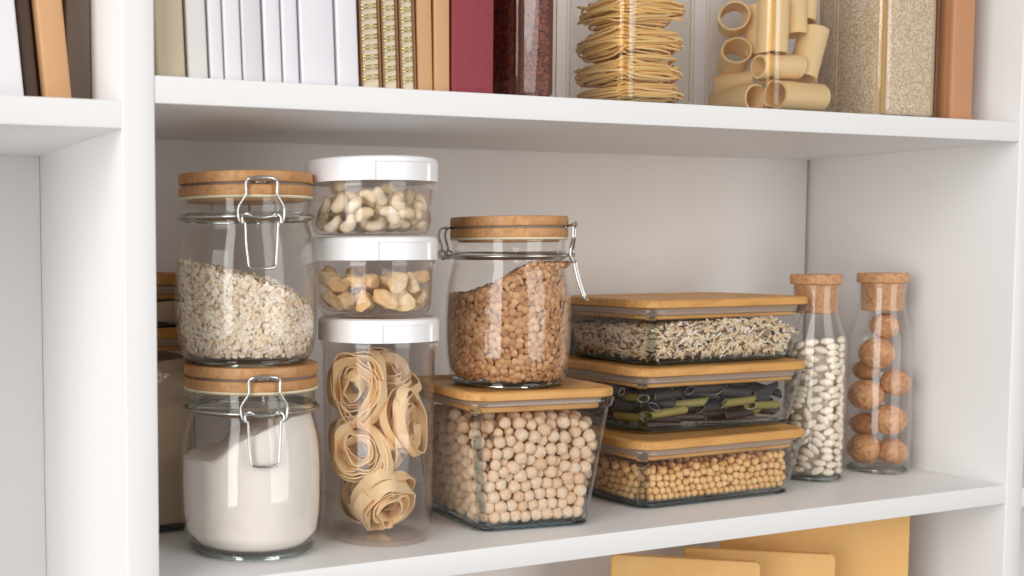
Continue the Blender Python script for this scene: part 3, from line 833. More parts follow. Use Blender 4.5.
# ------------------------------------------------------------------ corked bottles
BPR = [(.0001, .0022), (.020, .0022), (.023, .0002), (.0285, .0006), (.0314, .0042), (.0322, .010), (.0324, .05), (.0324, .135), (.0322, .146), (.0312, .154), (.0290, .163), (.0262, .173), (.0240, .182), (.0232, .190), (.0233, .200), (.0240, .2085), (.0244, .2105), (.0240, .2116)]
def bottle_r(z, off):
    P_ = BPR[3:]
    for (r0, z0), (r1, z1) in zip(P_, P_[1:]):
        if z <= z1: return r0 + (r1 - r0) * (max(z, z0) - z0) / (z1 - z0 + 1e-9) - off
    return P_[-1][0] - off
def bottle(loc, label):
    j = thing('corked_bottle', loc, label, 'bottle')
    w = .0013
    def g():
        inn = [(bottle_r(z, w), z) for z in (.211, .2085, .200, .190, .182, .173, .163, .154, .146, .135, .05, .012)] + [(.0255, .0058), (.0001, .0054)]
        return MB().lathe(BPR + inn, 72, closed=False).obj('glass_body', M['glass'], j, 60)
    cached('bottle', g, 'glass_body', j)
    cached('bottle_base', lambda: MB().lathe([(.0225, .0008), (.0235, .0002), (.0285, .0006), (.0303, .0032), (.029, .0046), (.0232, .0040)], 72).obj('glass_base', M['thick_clear'], j, 60), 'glass_base', j)
    cached('cork', lambda: MB().lathe([(.0001, .1808), (.0196, .1808), (.0206, .1818), (.0213, .2090), (.0214, .2122), (.0248, .2122), (.0256, .2130), (.0256, .2218), (.0248, .2228), (.0001, .2228)], 64, closed=False).obj('cork_stopper', M['cork'], j, 40), 'cork_stopper', j)
    return j
BB = (.7945, .1120, 0); WB = (.8965, .1123, 0)
bottle(BB, 'corked glass bottle filled with white beans')
bottle(WB, 'corked glass bottle holding whole walnuts')
def bean_mesh(seed):
    v, f = ICO[3]; out = []
    for p in v:
        x, y, z = p; r = 1 + .05 * noise.noise(Vector(p) * 1.4 + Vector((seed * 5, 1, 2)))
        zz = z * .53 * r; yy = y * .52 * r; xx = x * r
        zz -= .10 * (1 - x * x) if z < 0 and False else 0
        out.append((xx, yy + .10 * xx * xx, zz))
    me = bpy.data.meshes.new('white_bean'); me.from_pydata([(a * .0074, b * .0074, c * .0074) for a, b, c in out], [], f); me.materials.append(M['white_bean'])
    me.polygons.foreach_set('use_smooth', [True] * len(f)); me.update(); return me
bmz = [bean_mesh(s_) for s_ in range(3)]
vb = math.atan2(CAM[1] - BB[1], CAM[0] - BB[0])
def s_bean(i):
    a = rng.uniform(0, 2 * pi); a = vb + rng.uniform(-2.05, 2.05)
    tl = rng.normal(0, .42) if rng.random() < .8 else rng.normal(.2, .9)
    r = .0037; R0 = .0311 - r - .0006
    rad = np.array([cos(a), sin(a), 0]); tg = np.array([-sin(a), cos(a), 0]); d = tg * cos(tl) + np.array([0, 0, 1]) * sin(tl)
    d = d * (1 if rng.random() < .5 else -1)
    R1 = R0 - (1 - sqrt(max(0, 1 - (cos(tl) * .005 / R0) ** 2))) * R0 - rng.uniform(0, .0008)
    return (rad[0] * R1, rad[1] * R1, d, .0038, r)
def in_bot(x, y, z, d, h, r):
    zt = z + abs(d[2]) * h * 1.6
    return math.hypot(x, y) + r < bottle_r(max(z, .012), .0013) + .0002 and zt < .1540
Q, Dq, Rq = deposit(300, 0, 0, in_bot, 10, s_bean, .0068, .1545, .80, .0014, .009)
for i in range(len(Q)):
    a = math.atan2(Q[i][1], Q[i][0]); rad = Vector((cos(a), sin(a), 0)); d = Vector(Dq[i])
    yv = (rad - d * rad.dot(d)).normalized(); zv = d.cross(yv)
    Mx = Matrix((d, yv, zv)).transposed(); Mx.resize_4x4()
    place(bmz[i % 3], 'white_bean', Vector(BB) + Vector(Q[i]), Mx.to_quaternion() if random.random() < .5 else (Matrix((d, -yv, -zv)).transposed()).to_quaternion(), random.uniform(.9, 1.02), 'smooth ivory white bean packed against the glass of the corked bottle', 'bean', 'white beans in the corked bottle')
m = MB(); m.lathe([(.0001, .008), (.0215, .008), (.0215, .146), (.012, .151), (.0001, .152)], 32, closed=False)
top(m, 'bean_filling', M['bean_core'], BB, 'pale beans filling the middle of the corked bean bottle', 'beans', kind='stuff', smooth=60)

# walnuts
def walnut_mesh(seed):
    v, f = ICO[4]; out = []
    for p in v:
        P3 = Vector(p)
        r = 1 + .05 * noise.noise(P3 * 2.3 + Vector((seed * 9, 0, 0))) + .03 * noise.noise(P3 * 5.5 + Vector((0, seed * 9, 0)))
        r -= .035 * abs(noise.noise(P3 * 3.6 + Vector((seed, 3, 0)))) ** .5
        rid = math.exp(-(p[1] / .085) ** 2); cre = math.exp(-(p[1] / .022) ** 2)
        r += .075 * rid - .095 * cre
        r += .07 * max(0, p[0]) ** 10
        out.append((p[0] * r * 1.13, p[1] * r, p[2] * r * .98))
    me = bpy.data.meshes.new('walnut'); me.from_pydata(out, [], f); me.materials.append(M['walnut'])
    me.polygons.foreach_set('use_smooth', [True] * len(f)); me.update(); return me
wm = [walnut_mesh(s_) for s_ in range(4)]
view = Vector((WB[0] - CAM[0], WB[1] - CAM[1], 0)).normalized(); side = Vector((view.y, -view.x, 0))   # side = to the right in the picture
WN = [  # across, towards viewer, height, radius, roll, turn, label
    (-.0130, .0030, .0240, .0175, 0, .3, 'large walnut at the bottom of the bottle with a level seam'),
    (.0148, .0005, .0225, .0152, 1.1, 1.2, 'walnut at the bottom of the bottle with a dark diagonal seam'),
    (-.0130, -.0095, .0505, .0135, .2, 2.2, 'shaded walnut half hidden in the second layer of the bottle'),
    (.0105, .0060, .0590, .0175, .1, .1, 'large walnut with a wide seam in the second layer of the bottle'),
    (-.0130, .0045, .0855, .0175, .1, -.1, 'smooth plump walnut in the third layer of the bottle'),
    (.0155, -.0010, .1000, .0152, .9, 1.3, 'walnut leaning on the bottle side above the wide-seamed one'),
    (-.0130, -.0125, .1120, .0125, .5, 2.0, 'shaded walnut tucked low behind the biggest walnut'),
    (-.0035, .0050, .1330, .0185, 0, .6, 'biggest roundest walnut of the bottle, second from the top'),
    (.0030, .0005, .1635, .0148, .3, .9, 'walnut at the top of the pile just below the cork'),
]
for i, (u, tv, z, r, ro, tu, lab) in enumerate(WN):
    place(wm[i % 4], 'walnut', Vector(WB) + side * u - view * tv + Vector((0, 0, z)), Euler((ro, 0, tu)).to_quaternion(), r * .99, lab, 'walnut', None)

# ------------------------------------------------------------------ round plastic tubs with white lids
TB = [((.2312, .0770, 0), .1745, 1.0, 'tall clear plastic tub of tagliatelle nests with a white lid, under two tubs'),
      ((.2255, .0745, .1960), .0478, 1.03, 'short clear plastic tub of golden nut pieces with white lid, middle of its stack'),
      ((.2170, .0660, .2650), .0440, 1.075, 'short clear plastic tub of cashews with white lid, topmost of its stack')]
FA = RD(2)   # azimuth of the spout, counted from -Y towards +X
def tub(loc, hb, k_, label):
    j = thing('plastic_tub', loc, label, 'food tub', 'white-lidded tubs stacked three high'); j.scale = (k_, k_, 1)
    rb, rt = .0468, .0492
    tall = hb > .1
    w = .0012
    def rr(z, off=0): return rb + (rt - rb) * z / hb - off
    out = [(.0001, .0012), (rb - .010, .0012), (rb - .007, .0002), (rb - .0032, .0006), (rb - .0010, .0035), (rr(.010), .010), (rr(hb * .5), hb * .5), (rr(hb - .008), hb - .008), (rt + .0012, hb - .0068), (rt + .0014, hb - .003), (rt, hb)]
    inn = [(rt - w, hb), (rr(hb - .008, w), hb - .008), (rr(hb * .5, w), hb * .5), (rr(.010, w), .010), (rb - .0060, .0035), (rb - .011, .0030), (.0001, .0030)]
    MB().lathe(out + inn, 96, closed=False).obj('tub_body', M['plastic_clear'], j, 60)
    # moulded U-shaped spout on the wall
    m = MB()
    for dr, dd in ((.0010, 1.0), (.0006, .72)):
        pth = []
        for i in range(33):
            t = i / 32; a = FA + (t - .5) * 2 * RD(27 * (1 if dd == 1 else .82)); z = hb - .004 - .0185 * dd * (1 - (abs(2 * t - 1)) ** 2.6)
            pth.append(polar(a, rr(z) + dr, z))
        m.tube(pth, .0011 if dd == 1 else .0007, 8)
    m.obj('spout', M['plastic_clear'], j, 60)
    # lid with a flat press tab let into its rim
    z0, z1 = hb - .0004, hb + .0196
    R_ = .0526
    n = 192
    def lidf(a, r, z):
        az = (math.atan2(cos(a), -sin(a)) - 0)  # placeholder angle, replaced below
        az = math.atan2(cos(a), -(sin(a)))
        d = abs((az - FA + pi) % (2 * pi) - pi)
        if d < RD(27) and z < z0 + .0150 and r > R_ - .003: r -= .0016
        return r, z
    prof = [(R_ - .0022, z0 + .004), (R_ - .0020, z0), (R_, z0), (R_, z0 + .0149), (R_, z0 + .0151), (R_ - .0002, z1 - .0035), (R_ - .0012, z1 - .0012), (R_ - .0040, z1), (R_ - .0050, z1 - .0016), (.0001, z1 - .0018)]
    m = MB(); m.lathe([(.0001, z0 + .004)] + prof, n, closed=False, fn=lidf); m.obj('lid', M['white_plastic'], j, 30)
    # little lug beside the spout
    m = MB(); az = FA + RD(33)
    rings = []
    for s_ in (0, 1):
        a = az + s_ * RD(12)
        rings.append([polar(a, .0492, hb - .0075), polar(a, .0520, hb - .0070), polar(a, .0524, hb - .0030), polar(a, .0492, hb - .0025)])
    m.loft(rings); m.obj('lug', M['plastic_clear'], j, 40)
    return j
for loc, hb, k_, lab in TB: tub(loc, hb, k_, lab)

# cashews / nut pieces
def cyl_constraint(Rc, z0):
    def f(P, R):
        P[:, 2] = np.maximum(P[:, 2], z0 + R); d = np.hypot(P[:, 0], P[:, 1]); lim = Rc - R; k = d > lim
        P[k, :2] *= (lim[k] / d[k])[:, None]
    return f
def cashew_mesh(seed):
    m = MB(); rn = random.Random(seed); arc = RD(rn.uniform(170, 205)); pts_ = []
    for i in range(15):
        t = i / 14; a = -arc / 2 + arc * t; pts_.append((.0058 * cos(a) * 1.0, .0072 * sin(a), .0004 * sin(t * 9 + seed)))
    rad = lambda t: .0042 * (max(.0, 1 - (abs(t * 2 - 1)) ** 4.5)) ** .5 * (1.02 + .22 * cos((t - .35) * 4)) + .0004
    m.tube(pts_, rad, 12); o = m.obj('cashew', M['cashew'], None, 80); me = o.data; bpy.data.objects.remove(o); return me
def nut_mesh(seed):
    rn = random.Random(seed); v, f = ICO[3]; out = []
    cuts = [(Vector((rn.gauss(0, 1), rn.gauss(0, 1), rn.gauss(0, 1))).normalized(), rn.uniform(.34, .66)) for _ in range(9)]
    sx, sy, sz = rn.uniform(.9, 1.2), rn.uniform(.7, 1), rn.uniform(.6, .9)
    for p in v:
        q = Vector(p) * (1 + .12 * noise.noise(Vector(p) * 2.2 + Vector((seed * 3, 0, 0))))
        for nrm, dd in cuts:
            e = q.dot(nrm) - dd
            if e > 0: q -= nrm * e * .97
        out.append((q.x * sx, q.y * sy, q.z * sz))
    me = bpy.data.meshes.new('nut_piece'); me.from_pydata(out, [], f); me.materials.append(M['nut_piece'])
    me.polygons.foreach_set('use_smooth', [True] * len(f)); me.update(); me.set_sharp_from_angle(angle=RD(28)); return me
cm = [cashew_mesh(s_) for s_ in range(4)]; nm = [nut_mesh(s_) for s_ in range(6)]
for which, (meshes, nme, rad, sc_, lab, cat, grp, zm) in enumerate((
        (nm, 'nut_piece', .0092, 1.22, 'rough golden piece of nut in the middle white-lidded tub', 'nut', 'nut pieces in the middle tub', .041),
        (cm, 'cashew', .0080, 1, 'curved cream cashew in the topmost white-lidded tub', 'cashew', 'cashews in the topmost tub', .0395))):
    loc = TB[1 + which][0]
    P = seed_grid(-.034, .034, -.034, .034, .010, .075, rad * 1.78, .001); R = rad * rng.uniform(.85, 1.12, len(P))
    P = relax(cyl_constraint(.0462 * TB[1 + which][2], .0036), P, R, 130, .0004)
    k = P[:, 2] + R * .45 < zm; P, R = P[k], R[k]
    for i in range(len(P)):
        s_ = R[i] * sc_ if which == 0 else R[i] / .0080 * .86
        if which == 1 and math.hypot(P[i][0], P[i][1]) > .030:   # lay outer ones against the wall
            rad_v = Vector((P[i][0], P[i][1], 0)).normalized(); q = rad_v.to_track_quat('Z', 'Y') @ Quaternion((0, 0, 1), random.uniform(0, 6.28)) @ Quaternion((1, 0, 0), random.gauss(0, .35))
        else: q = rot_rand()
        place(meshes[i % len(meshes)], nme, Vector(loc) + Vector(P[i]), q, s_, lab, cat, grp)

# tagliatelle nests ----------------------------------------------
def ribbon(mb, path, wdir, width, th=.0011):
    rings = []; N_ = len(path)
    for i, p in enumerate(path):
        d = (path[min(i + 1, N_ - 1)] - path[max(i - 1, 0)]).normalized()
        w = (wdir[i] - d * wdir[i].dot(d)).normalized() * width / 2; n_ = d.cross(w).normalized() * th / 2
        rings.append([tuple(p + w + n_), tuple(p - w + n_), tuple(p - w - n_), tuple(p + w - n_)])
    mb.loft(rings)
def nest_mesh(seed, rx=.0250, ry=.0325, width=.0102, strands=10, turns=1.15, depth=.022, r0=.34):
    rn = random.Random(seed); m = MB()
    for s_ in range(strands):
        ph = rn.uniform(0, 6.28); tt = rn.uniform(.8, 1.1) * turns * 2 * pi; n = int(30 * turns)
        rs = r0 + (1 - r0) * (s_ / max(1, strands - 1)) ; zo = rn.uniform(-.5, .5) * depth * (1 - .2 * rs)
        tw = rn.uniform(-.35, .35); path = []; wd = []
        k1, k2 = rn.uniform(0, 6.28), rn.uniform(0, 6.28)
        for i in range(n):
            a = ph + tt * i / (n - 1)
            r = rs * (1 + .09 * sin(3 * a + k1) + .05 * sin(5 * a + k2)) - .10 * i / n
            z = zo + .0022 * sin(2 * a + k2) + (i / n - .5) * .004
            path.append(Vector((rx * r * cos(a), ry * r * sin(a), z)))
            tr = .75 * sin(a * 1.0 + k1) + tw
            wd.append(Vector((tr * cos(a), tr * sin(a), 1)))
        ribbon(m, path, wd, width * rn.uniform(.85, 1.05))
    o = m.obj('tagliatelle_nest', M['tagliatelle'], None, 35); me = o.data; bpy.data.objects.remove(o); return me
tl = TB[0][0]
vw = Vector((tl[0] - CAM[0], tl[1] - CAM[1], 0)).normalized(); sd = Vector((vw.y, -vw.x, 0)); UP = Vector((0, 0, 1))
NESTS = [  # across, toward viewer, z, axis (across, toward, up), roll, seed, size, label
    (-.0185, .0150, .1330, (-.35, 1, .05), .0, 1, 1.02, 'loosely coiled tagliatelle nest at the top of the tall tub'),
    (-.0150, .0165, .0790, (-.25, 1, .25), .8, 2, 1.05, 'tightly wound tagliatelle nest in the middle of the tall tub'),
    (.0225, .0060, .1000, (1, .45, .10), .3, 3, .98, 'golden tagliatelle nest standing on edge in the tall tub'),
    (.0065, .0150, .0330, (.45, .75, -.75), .2, 4, 1.08, 'tagliatelle nest lying slanted at the bottom of the tall tub'),
    (.0080, -.0200, .1380, (.3, .6, .8), .5, 5, .95, 'tagliatelle nest behind the others near the lid'),
    (-.0110, -.0210, .0350, (-.3, .8, .3), .1, 6, .95, 'shaded tagliatelle nest at the back of the tall tub near its base'),
    (.0060, -.0220, .0850, (.1, 1, .0), .1, 7, .9, 'shaded tagliatelle nest at the back of the tall tub at mid height'),
]
for u, tv, z, ax_, roll, seed, size, lab in NESTS:
    me = nest_mesh(seed)
    q = (sd * ax_[0] - vw * ax_[1] + UP * ax_[2]).to_track_quat('Z', 'Y') @ Quaternion((0, 0, 1), roll)
    p = Vector(tl) + sd * u - vw * tv + UP * z
    o = place(me, 'tagliatelle_nest', p, q, size, lab, 'pasta', None)
    # keep every strand inside the tub wall
    Mw = Matrix.Translation(p) @ q.to_matrix().to_4x4() @ Matrix.Scale(size, 4); Mi = Mw.inverted()
    for v in me.vertices:
        c = Mw @ v.co; d = Vector((c.x - tl[0], c.y - tl[1])); L_ = d.length; lim = .0466
        if L_ > lim - .004:
            e = lim - .004 + .004 * (1 - math.exp(-(L_ - lim + .004) / .004)); d *= e / L_
            c.x, c.y = tl[0] + d.x, tl[1] + d.y
        if c.z < .0042: c.z = .0042 + .0005
        v.co = Mi @ c
    me.update()

# ------------------------------------------------------------------ rear pair of boxes at the far end
RB = (.0520, .2035, 0)
glass_box('rear_food_box', RB, 0, (.0425, .0455), (.0440, .0470), .1740, .012, 'tall glass box with bamboo lid standing in shade behind the flour jar', lid_half=(.0465, .0485), slab=.0100, recess=.002, lidtone='bamboo_deep', feet=False)
glass_box('rear_food_box', (RB[0], RB[1], .1827), 0, (.0405, .0435), (.0440, .0470), .0390, .012, 'short glass box with bamboo lid in shade behind the oats jar', lid_half=(.0465, .0485), slab=.0100, lidtone='bamboo_deep', gap=.0075, plug=.0055, feet=False)
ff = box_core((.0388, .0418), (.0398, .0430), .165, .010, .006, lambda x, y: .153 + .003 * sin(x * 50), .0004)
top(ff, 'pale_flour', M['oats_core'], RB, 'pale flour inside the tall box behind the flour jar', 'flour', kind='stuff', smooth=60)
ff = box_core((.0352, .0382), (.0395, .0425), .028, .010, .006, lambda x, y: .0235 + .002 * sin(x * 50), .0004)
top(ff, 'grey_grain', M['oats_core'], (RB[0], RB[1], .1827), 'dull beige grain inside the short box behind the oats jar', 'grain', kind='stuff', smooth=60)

# ------------------------------------------------------------------ books on the upper shelf
def book(x0, x1, y, depth, h, mat, label, lean=0, name='book', page=M['page'], group=None, z=H, ground=None, pages_front=False):
    """spine towards the viewer, covers and page block; lean in degrees to the left"""
    t = x1 - x0; j = thing(name, ((x0 + x1) / 2, y, z), label, 'book', group)
    c = min(.0022, t * .14); hx = t / 2
    m = MB(); m.loft([rrect(hx, .0014 + c, min(.0022, hx * .5), zz, 4, 0, .0014 + c) for zz in (0, h)])
    m.obj('spine', mat, j, 40)
    for s_ in (-1, 1):
        m = MB(); xa, xb = sorted((s_ * hx, s_ * (hx - c))); m.box(xa, xb, .004 + c, depth, 0, h); m.obj('cover', mat, j, 0)
    m = MB(); m.box(-hx + c * 1.02, hx - c * 1.02, .006, depth - .004, .003, h - .003); m.obj('page_block', page, j, 0)
    if lean: j.rotation_euler = (0, RD(-lean), 0); j.location.z += abs(sin(RD(lean))) * hx
    return j
BK = [(.0072, .0305, 'cream_book', 'thick cream cloth-bound book at the shelf end by the upright panel', .210, 1.0),
      (.0328, .0488, 'offwhite_book', 'off-white book beside the thick cream one', .215, 2.2),
      (.0504, .0617, 'white_book', 'thin white book, second after the cream cloth one', .22, 2.6),
      (.0625, .0768, 'white_book', 'white book with rounded spine left of a pale grey one', .22, 2.2),
      (.0775, .0945, 'grey_book', 'pale grey book standing among the white books', .22, 2.2),
      (.0960, .1106, 'white_book', 'white book just right of the pale grey one', .218, 2.3),
      (.1115, .1255, 'white_book', 'thin white book before the broadest white one', .218, 2.4),
      (.1270, .1572, 'white_book', 'broadest white book on the upper shelf', .225, 3.0),
      (.1590, .1785, 'white_book', 'white book standing against the spiral notebooks', .225, 3.2)]
for x0, x1, mt, lab, hh_, ln in BK:
    if 'just right' in lab: lab = 'white book between the pale grey one and a thin white one'
    if 'left of a pale' in lab: lab = 'white book with rounded spine touching the pale grey one'
    book(x0 + .0002, x1 - .0003, .0150, .15, hh_, M[mt], lab, 2.3)
# spiral notebooks
SP = [(.1815, .2000, 'spiral notebook with gold wire standing next to the white books'),
      (.2015, .2165, 'spiral notebook with gold wire, middle one of three'),
      (.2180, .2325, 'spiral notebook with gold wire standing next to the tan book')]
for x0, x1, lab in SP:
    t = x1 - x0; j = thing('spiral_notebook', ((x0 + x1) / 2, .018, H), lab, 'notebook', 'gold spiral notebooks'); hx = t / 2
    for s_ in (-1, 1):
        m = MB(); xa, xb = sorted((s_ * hx, s_ * (hx - .0016))); m.box(xa, xb, .000, .150, 0, .205); m.obj('cover', M['kraft'], j, 0)
    m = MB(); m.box(-hx + .0020, hx - .0020, .0015, .148, .002, .203); m.obj('page_block', M['cream_page'], j, 0)
    for k in range(24):
        m = MB(); zc = .010 + k * .0080
        for dz_ in (-.0013, .0013):
            m.tube([(hx * .98 * cos(a), .0055 - .0085 * sin(a), zc + dz_ + .0010 * cos(a)) for a in [pi * i / 14 for i in range(15)]], .00055, 6)
        m.obj('wire_loop', M['gold'], j, 60)
    j.rotation_euler = (0, RD(-2.2), 0); j.location.z += .0004
book(.2343, .2488, .018, .15, .215, M['tan_book'], 'slim tan book beside the spiral notebooks', 1.6)
book(.2500, .2650, .018, .15, .215, M['tan_book'], 'slim tan book beside the burgundy one', .6)
book(.2668, .3080, .018, .16, .24, M['burgundy'], 'thick burgundy cloth-bound book')
book(.8790, .9105, .026, .16, .23, M['brown_book'], 'reddish-brown book beside the jar of pale rice')
# neighbouring bay
book(-.1250, -.0830, .0560, .13, .2, M['white_book'], 'white book leaning in the neighbouring bay', 5.0, z=H - DROP)
book(-.0795, -.0690, .0660, .13, .19, M['gap_shade'], 'dark brown slab added as the shaded gap between a white and a tan book', 5.0, z=H - DROP)  # no real book: added dark volume whose colour holds the gap's shade
book(-.0665, -.0465, .0550, .11, .2, M['tan_book'], 'tan book leaning in the neighbouring bay', 5.2, z=H - DROP)
top(MB().loft([rrect(.0100, .075, .002, 0), rrect(.0100, .075, .002, .24)]), 'bay_back_filler', M['taupe'], (-.0357, .1510, H - DROP), 'taupe box added for the dark back of the neighbouring bay behind the tan book', 'box')  # added filler, toned like the dark back of this bay

# ------------------------------------------------------------------ square storage jars on the upper shelf
def square_jar(x0, x1, y0, y1, h, label, rc=.012):
    cx, cy, hx, hy = (x0 + x1) / 2, (y0 + y1) / 2, (x1 - x0) / 2, (y1 - y0) / 2
    j = thing('square_jar', (cx, cy, H), label, 'jar'); w = .0028
    rings = [rrect(hx - .004, hy - .004, rc * .8, .0004), rrect(hx - .001, hy - .001, rc, .0016), rrect(hx, hy, rc, .004), rrect(hx, hy, rc, h)]
    rings += [rrect(hx - w, hy - w, rc - w * .6, h), rrect(hx - w, hy - w, rc - w * .6, .008), rrect(hx - w - .003, hy - w - .003, rc * .7, .0052)]
    m = MB(); m.loft(rings)
    for fi in range(len(m.f) - 2):
        if (fi % len(rings[0])) % 7 in (2, 3): m.mi[fi] = 1
    m.obj('glass_body', [M['glass_top'], M['warm_reflection']], j, 60)
    m = MB(); m.loft([rrect(hx - .0052, hy - .0052, rc * .6, .0012), rrect(hx - .0030, hy - .0030, rc * .8, .0004), rrect(hx - .0006, hy - .0006, rc, .0018), rrect(hx - .0004, hy - .0004, rc, .0034), rrect(hx - .0052, hy - .0052, rc * .6, .0036)], closed=True); m.obj('glass_base', M['thick'], j, 60)
    m = MB(); m.loft([rrect(hx + .001, hy + .001, rc, h + .0003), rrect(hx + .0015, hy + .0015, rc, h + .002), rrect(hx + .0015, hy + .0015, rc, h + .012), rrect(hx, hy, rc, h + .0135)]); m.obj('lid', M['bamboo_box'], j, 50)
    return j, (cx, cy, H), hx - w - .0004, hy - w - .0004
j, rl, rx_, ry_ = square_jar(.3393, .3880, .030, .118, .17, 'narrow square glass jar of red rice beside the burgundy book')
tfr = lambda x, y: .150
m = box_grains((rx_, ry_), (rx_, ry_), .150, .0105, .0066, tfr, 620000, 0, .0030, .0008, lie=1.2)
o = top(m, 'red_rice', M['red_rice'], rl, 'dark red rice filling the narrow square jar', 'rice', kind='stuff', smooth=60)
oc = box_core((rx_, ry_), (rx_, ry_), .150, .004, .0062, tfr, .0016).obj('rice_heap', M['red_core'], o, 50); oc['kind'] = 'stuff'
j, nl, nx_, ny_ = square_jar(.4542, .5441, .030, .116, .17, 'square glass jar of thin noodle nests')
j, gl, gx_, gy_ = square_jar(.6323, .7275, .030, .120, .17, 'square glass jar of big pasta tubes')
j, pl, px_, py_ = square_jar(.7835, .8700, .030, .118, .17, 'square glass jar of pale rice beside the reddish-brown book')
m = box_grains((px_, py_), (px_, py_), .150, .0105, .0066, tfr, 1500000, 0, .0017, .0008, lie=1.2)
o = top(m, 'pale_rice', M['pale_rice'], pl, 'pale short-grain rice filling the square jar on the upper shelf', 'rice', kind='stuff', smooth=60)
oc = box_core((px_, py_), (px_, py_), .150, .004, .0062, tfr, .0014).obj('rice_heap', M['pale_core'], o, 50); oc['kind'] = 'stuff'
# noodle nests
def noodle_nest(seed, rx, ry, hz):
    rn = random.Random(seed); m = MB()
    for s_ in range(54):
        ph = rn.uniform(0, 6.28); tt = rn.uniform(.7, 1.5) * 2 * pi; n = 34; rs = rn.uniform(.42, .99) ** .8 ; zo = rn.uniform(-1, 1) * hz * sqrt(max(.1, 1.12 - rs * rs))
        ti = rn.gauss(0, .38); k1, k2 = rn.uniform(0, 6.28), rn.uniform(0, 6.28); pth = []
        for i in range(n):
            a = ph + tt * i / (n - 1); r = rs * (1 - .05 + .06 * sin(3 * a + k1) + .02 * sin(6 * a + k2))
            r = min(r, .985)
            ex = .42
            cx_, sy_ = math.copysign(abs(cos(a)) ** ex, cos(a)), math.copysign(abs(sin(a)) ** ex, sin(a))
            z = zo + ti * hz * sin(a + k1) + .0022 * sin(3 * a + k2)
            pth.append((rx * r * cx_, ry * r * sy_, max(-hz * 1.05, min(hz * 1.05, z))))
        m.tube(pth, .00105, 5)
    o = m.obj('noodle_nest', M['noodle'], None, 60); me = o.data; bpy.data.objects.remove(o); return me
for i, (zc, hz, dx, rz_, lab) in enumerate(((.0150, .0075, .003, .0, 'thin noodle nest lying at the bottom of the square jar'), (.0355, .0105, -.002, .05, 'thin noodle nest resting on the bottom one in the square jar'),
                              (.0625, .0130, -.001, -.03, 'thin noodle nest near the top of the picture in the square jar'), (.0930, .0130, .001, .04, 'thin noodle nest above the frame in the square jar'))):
    if 'above the frame' in lab: lab = 'uppermost thin noodle nest in the square jar'
    if 'near the top' in lab: lab = 'third thin noodle nest up from the bottom of the square jar'
    place(noodle_nest(20 + i, nx_ * .975, ny_ * .975, hz), 'noodle_nest', (nl[0] + dx * .6, nl[1], H + zc), Euler((0, 0, rz_)).to_quaternion(), 1, lab, 'noodles', None)
# big pasta tubes: centre, direction, half length, radius
RG = [((.6525, .0900, .4005), (.03, 1, .02), .0245, .0140, 'big pasta tube lying flat along the side of its jar at the bottom'),
      ((.6890, .0500, .4008), (1, .03, .0), .0300, .0144, 'big pasta tube lying flat along the front of its jar at the bottom'),
      ((.7000, .0880, .4010), (1, .1, .0), .0200, .0140, 'big pasta tube lying flat at the back bottom of its jar'),
      ((.6640, .0500, .4290), (1, -.14, .03), .0230, .0115, 'short pasta tube lying over the two bottom ones'),
      ((.7040, .0510, .4440), (.30, -.02, 1), .0250, .0138, 'pasta tube leaning steeply with its open end up'),
      ((.6580, .0530, .4680), (.02, 0, 1), .0265, .0145, 'upright pasta tube at the front corner of its jar'),
      ((.6520, .0960, .4820), (-.70, -.72, .1), .0150, .0150, 'pasta tube with its round opening facing out'),
      ((.6540, .0960, .4440), (-.55, -.70, .28), .0170, .0145, 'pasta tube with its opening tilted up, below the round one'),
      ((.6880, .0560, .4830), (.05, .1, 1), .0220, .0125, 'upright pasta tube behind the corner one'),
      ((.7080, .0620, .4960), (.2, .1, 1), .0200, .0130, 'pasta tube standing over the steep leaning one'),
      ((.7020, .0930, .4720), (.1, .1, 1), .0240, .0135, 'upright pasta tube in the shaded rear corner of its jar'),
      ((.6730, .0860, .4700), (.02, .1, 1), .0250, .0120, 'upright pasta tube in the shaded middle of its jar'),
      ((.6980, .0840, .4300), (1, .08, 0), .0180, .0125, 'pasta tube lying over the bottom rear one'),
      ((.6570, .1000, .4200), (.6, -.6, .1), .0180, .0100, 'narrow pasta tube at the side, under the tilted opening')]
for c, d, hl, r, lab in RG:
    me = penne_mesh('pasta_tube', [M['rigatoni'], M['rigatoni']], L_=hl, R_=r, w=.0021, slant=.0, n=40, ridges=.012)
    place(me, 'pasta_tube', c, Vector(d).normalized().to_track_quat('X', 'Z'), 1, lab, 'pasta', None)

# ------------------------------------------------------------------ honey-coloured boards under the main shelf
def board(a, b, zt, h, th, rc, label):
    a, b = Vector((*a, 0)), Vector((*b, 0)); L_ = (b - a).length; ang = math.atan2((b - a).y, (b - a).x)
    m = MB()
    rings = []
    for y, e in ((0, .0008), (.0008, 0), (th - .0008, 0), (th, .0008)):
        rings.append([(x, y, z) for x, z, _ in rrect(L_ / 2 - e, h / 2 - e, rc, 0, 6)])
    m.loft(rings)
    o = m.obj('wooden_board', M['board'], None, 40); c = (a + b) / 2
    o.location = (c.x, c.y, zt - h / 2); o.rotation_euler = (0, 0, ang)
    return tag(o, label, 'board')
BZ = ZB + .03
board((.5540, .1490), (.6715, .0640), -.070, -.070 - BZ, .010, .006, 'honey-coloured board with rounded corner, lowest and nearest of three')
board((.6450, .1400), (.7680, .0560), -.070, -.070 - BZ, .010, .006, 'honey-coloured board with rounded corner, standing between two others')
board((.7195, .1630), (.8710, .0510), -.030, -.030 - BZ, .010, .002, 'tallest honey-coloured board with a square corner, behind two shorter')

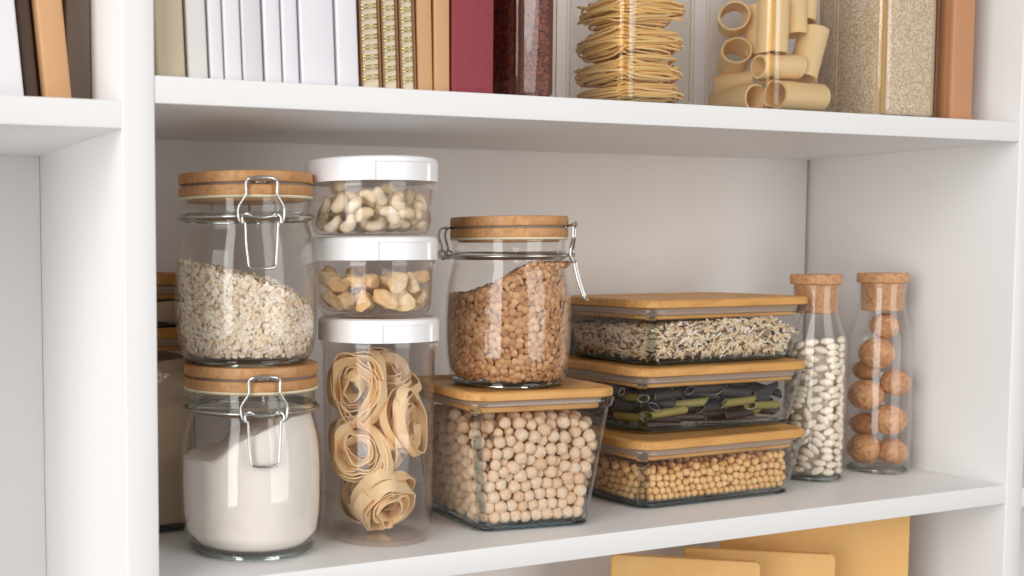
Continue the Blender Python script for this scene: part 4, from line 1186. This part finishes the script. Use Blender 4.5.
# ------------------------------------------------------------------ light
wd = bpy.data.worlds.new('world'); sc.world = wd; wd.use_nodes = True
bg = wd.node_tree.nodes['Background']; bg.inputs[0].default_value = (1.0, .965, .935, 1); bg.inputs[1].default_value = .29
def window(name, loc, target, sx, sz, energy, col=(1, .985, .97)):
    l = bpy.data.lights.new(name, 'AREA'); l.shape = 'RECTANGLE'; l.size = sx; l.size_y = sz; l.energy = energy; l.color = col
    o = bpy.data.objects.new(name, l); COL.objects.link(o); o.location = loc
    o.rotation_euler = (Vector(target) - Vector(loc)).to_track_quat('-Z', 'Y').to_euler(); return o
window('window_light', (-2.60, -1.42, .80), (.40, .1, .2), 1.9, 3.4, 108)
window('window_light', (1.15, -2.3, .55), (.4, .1, .2), 1.5, 2.4, 36)

# ------------------------------------------------------------------ camera
cd = bpy.data.cameras.new('camera'); cam = bpy.data.objects.new('camera', cd); COL.objects.link(cam); sc.camera = cam
f_px = 1155.35; cd.sensor_width = 36; cd.lens = f_px * 36 / 1024
cd.shift_x = 292.28 / 1024; cd.shift_y = 38.906 / 1024
yaw, pitch, roll = .3857226, .0651556, -.0064468
fw = Vector((sin(yaw) * cos(pitch), cos(yaw) * cos(pitch), -sin(pitch))); rt_ = Vector((cos(yaw), -sin(yaw), 0)); up = rt_.cross(fw)
r2 = rt_ * cos(roll) + up * sin(roll); u2 = -rt_ * sin(roll) + up * cos(roll)
Mc = Matrix((r2, u2, -fw)).transposed().to_4x4(); Mc.translation = Vector((-.277578, -.806598, .25147)); cam.matrix_world = Mc
cd.clip_start = .02
cd.dof.use_dof = True; cd.dof.focus_distance = 1.03; cd.dof.aperture_fstop = 7.0

sc.view_settings.view_transform = 'Standard'; sc.view_settings.look = 'None'; sc.view_settings.gamma = 1; sc.view_settings.use_curve_mapping = False
sc.view_settings.exposure = -0.08
sc.cycles.max_bounces = 24; sc.cycles.transparent_max_bounces = 64; sc.cycles.diffuse_bounces = 6; sc.cycles.glossy_bounces = 6; sc.cycles.transmission_bounces = 12
sc.cycles.use_denoising = True
sc.cycles.caustics_reflective = False
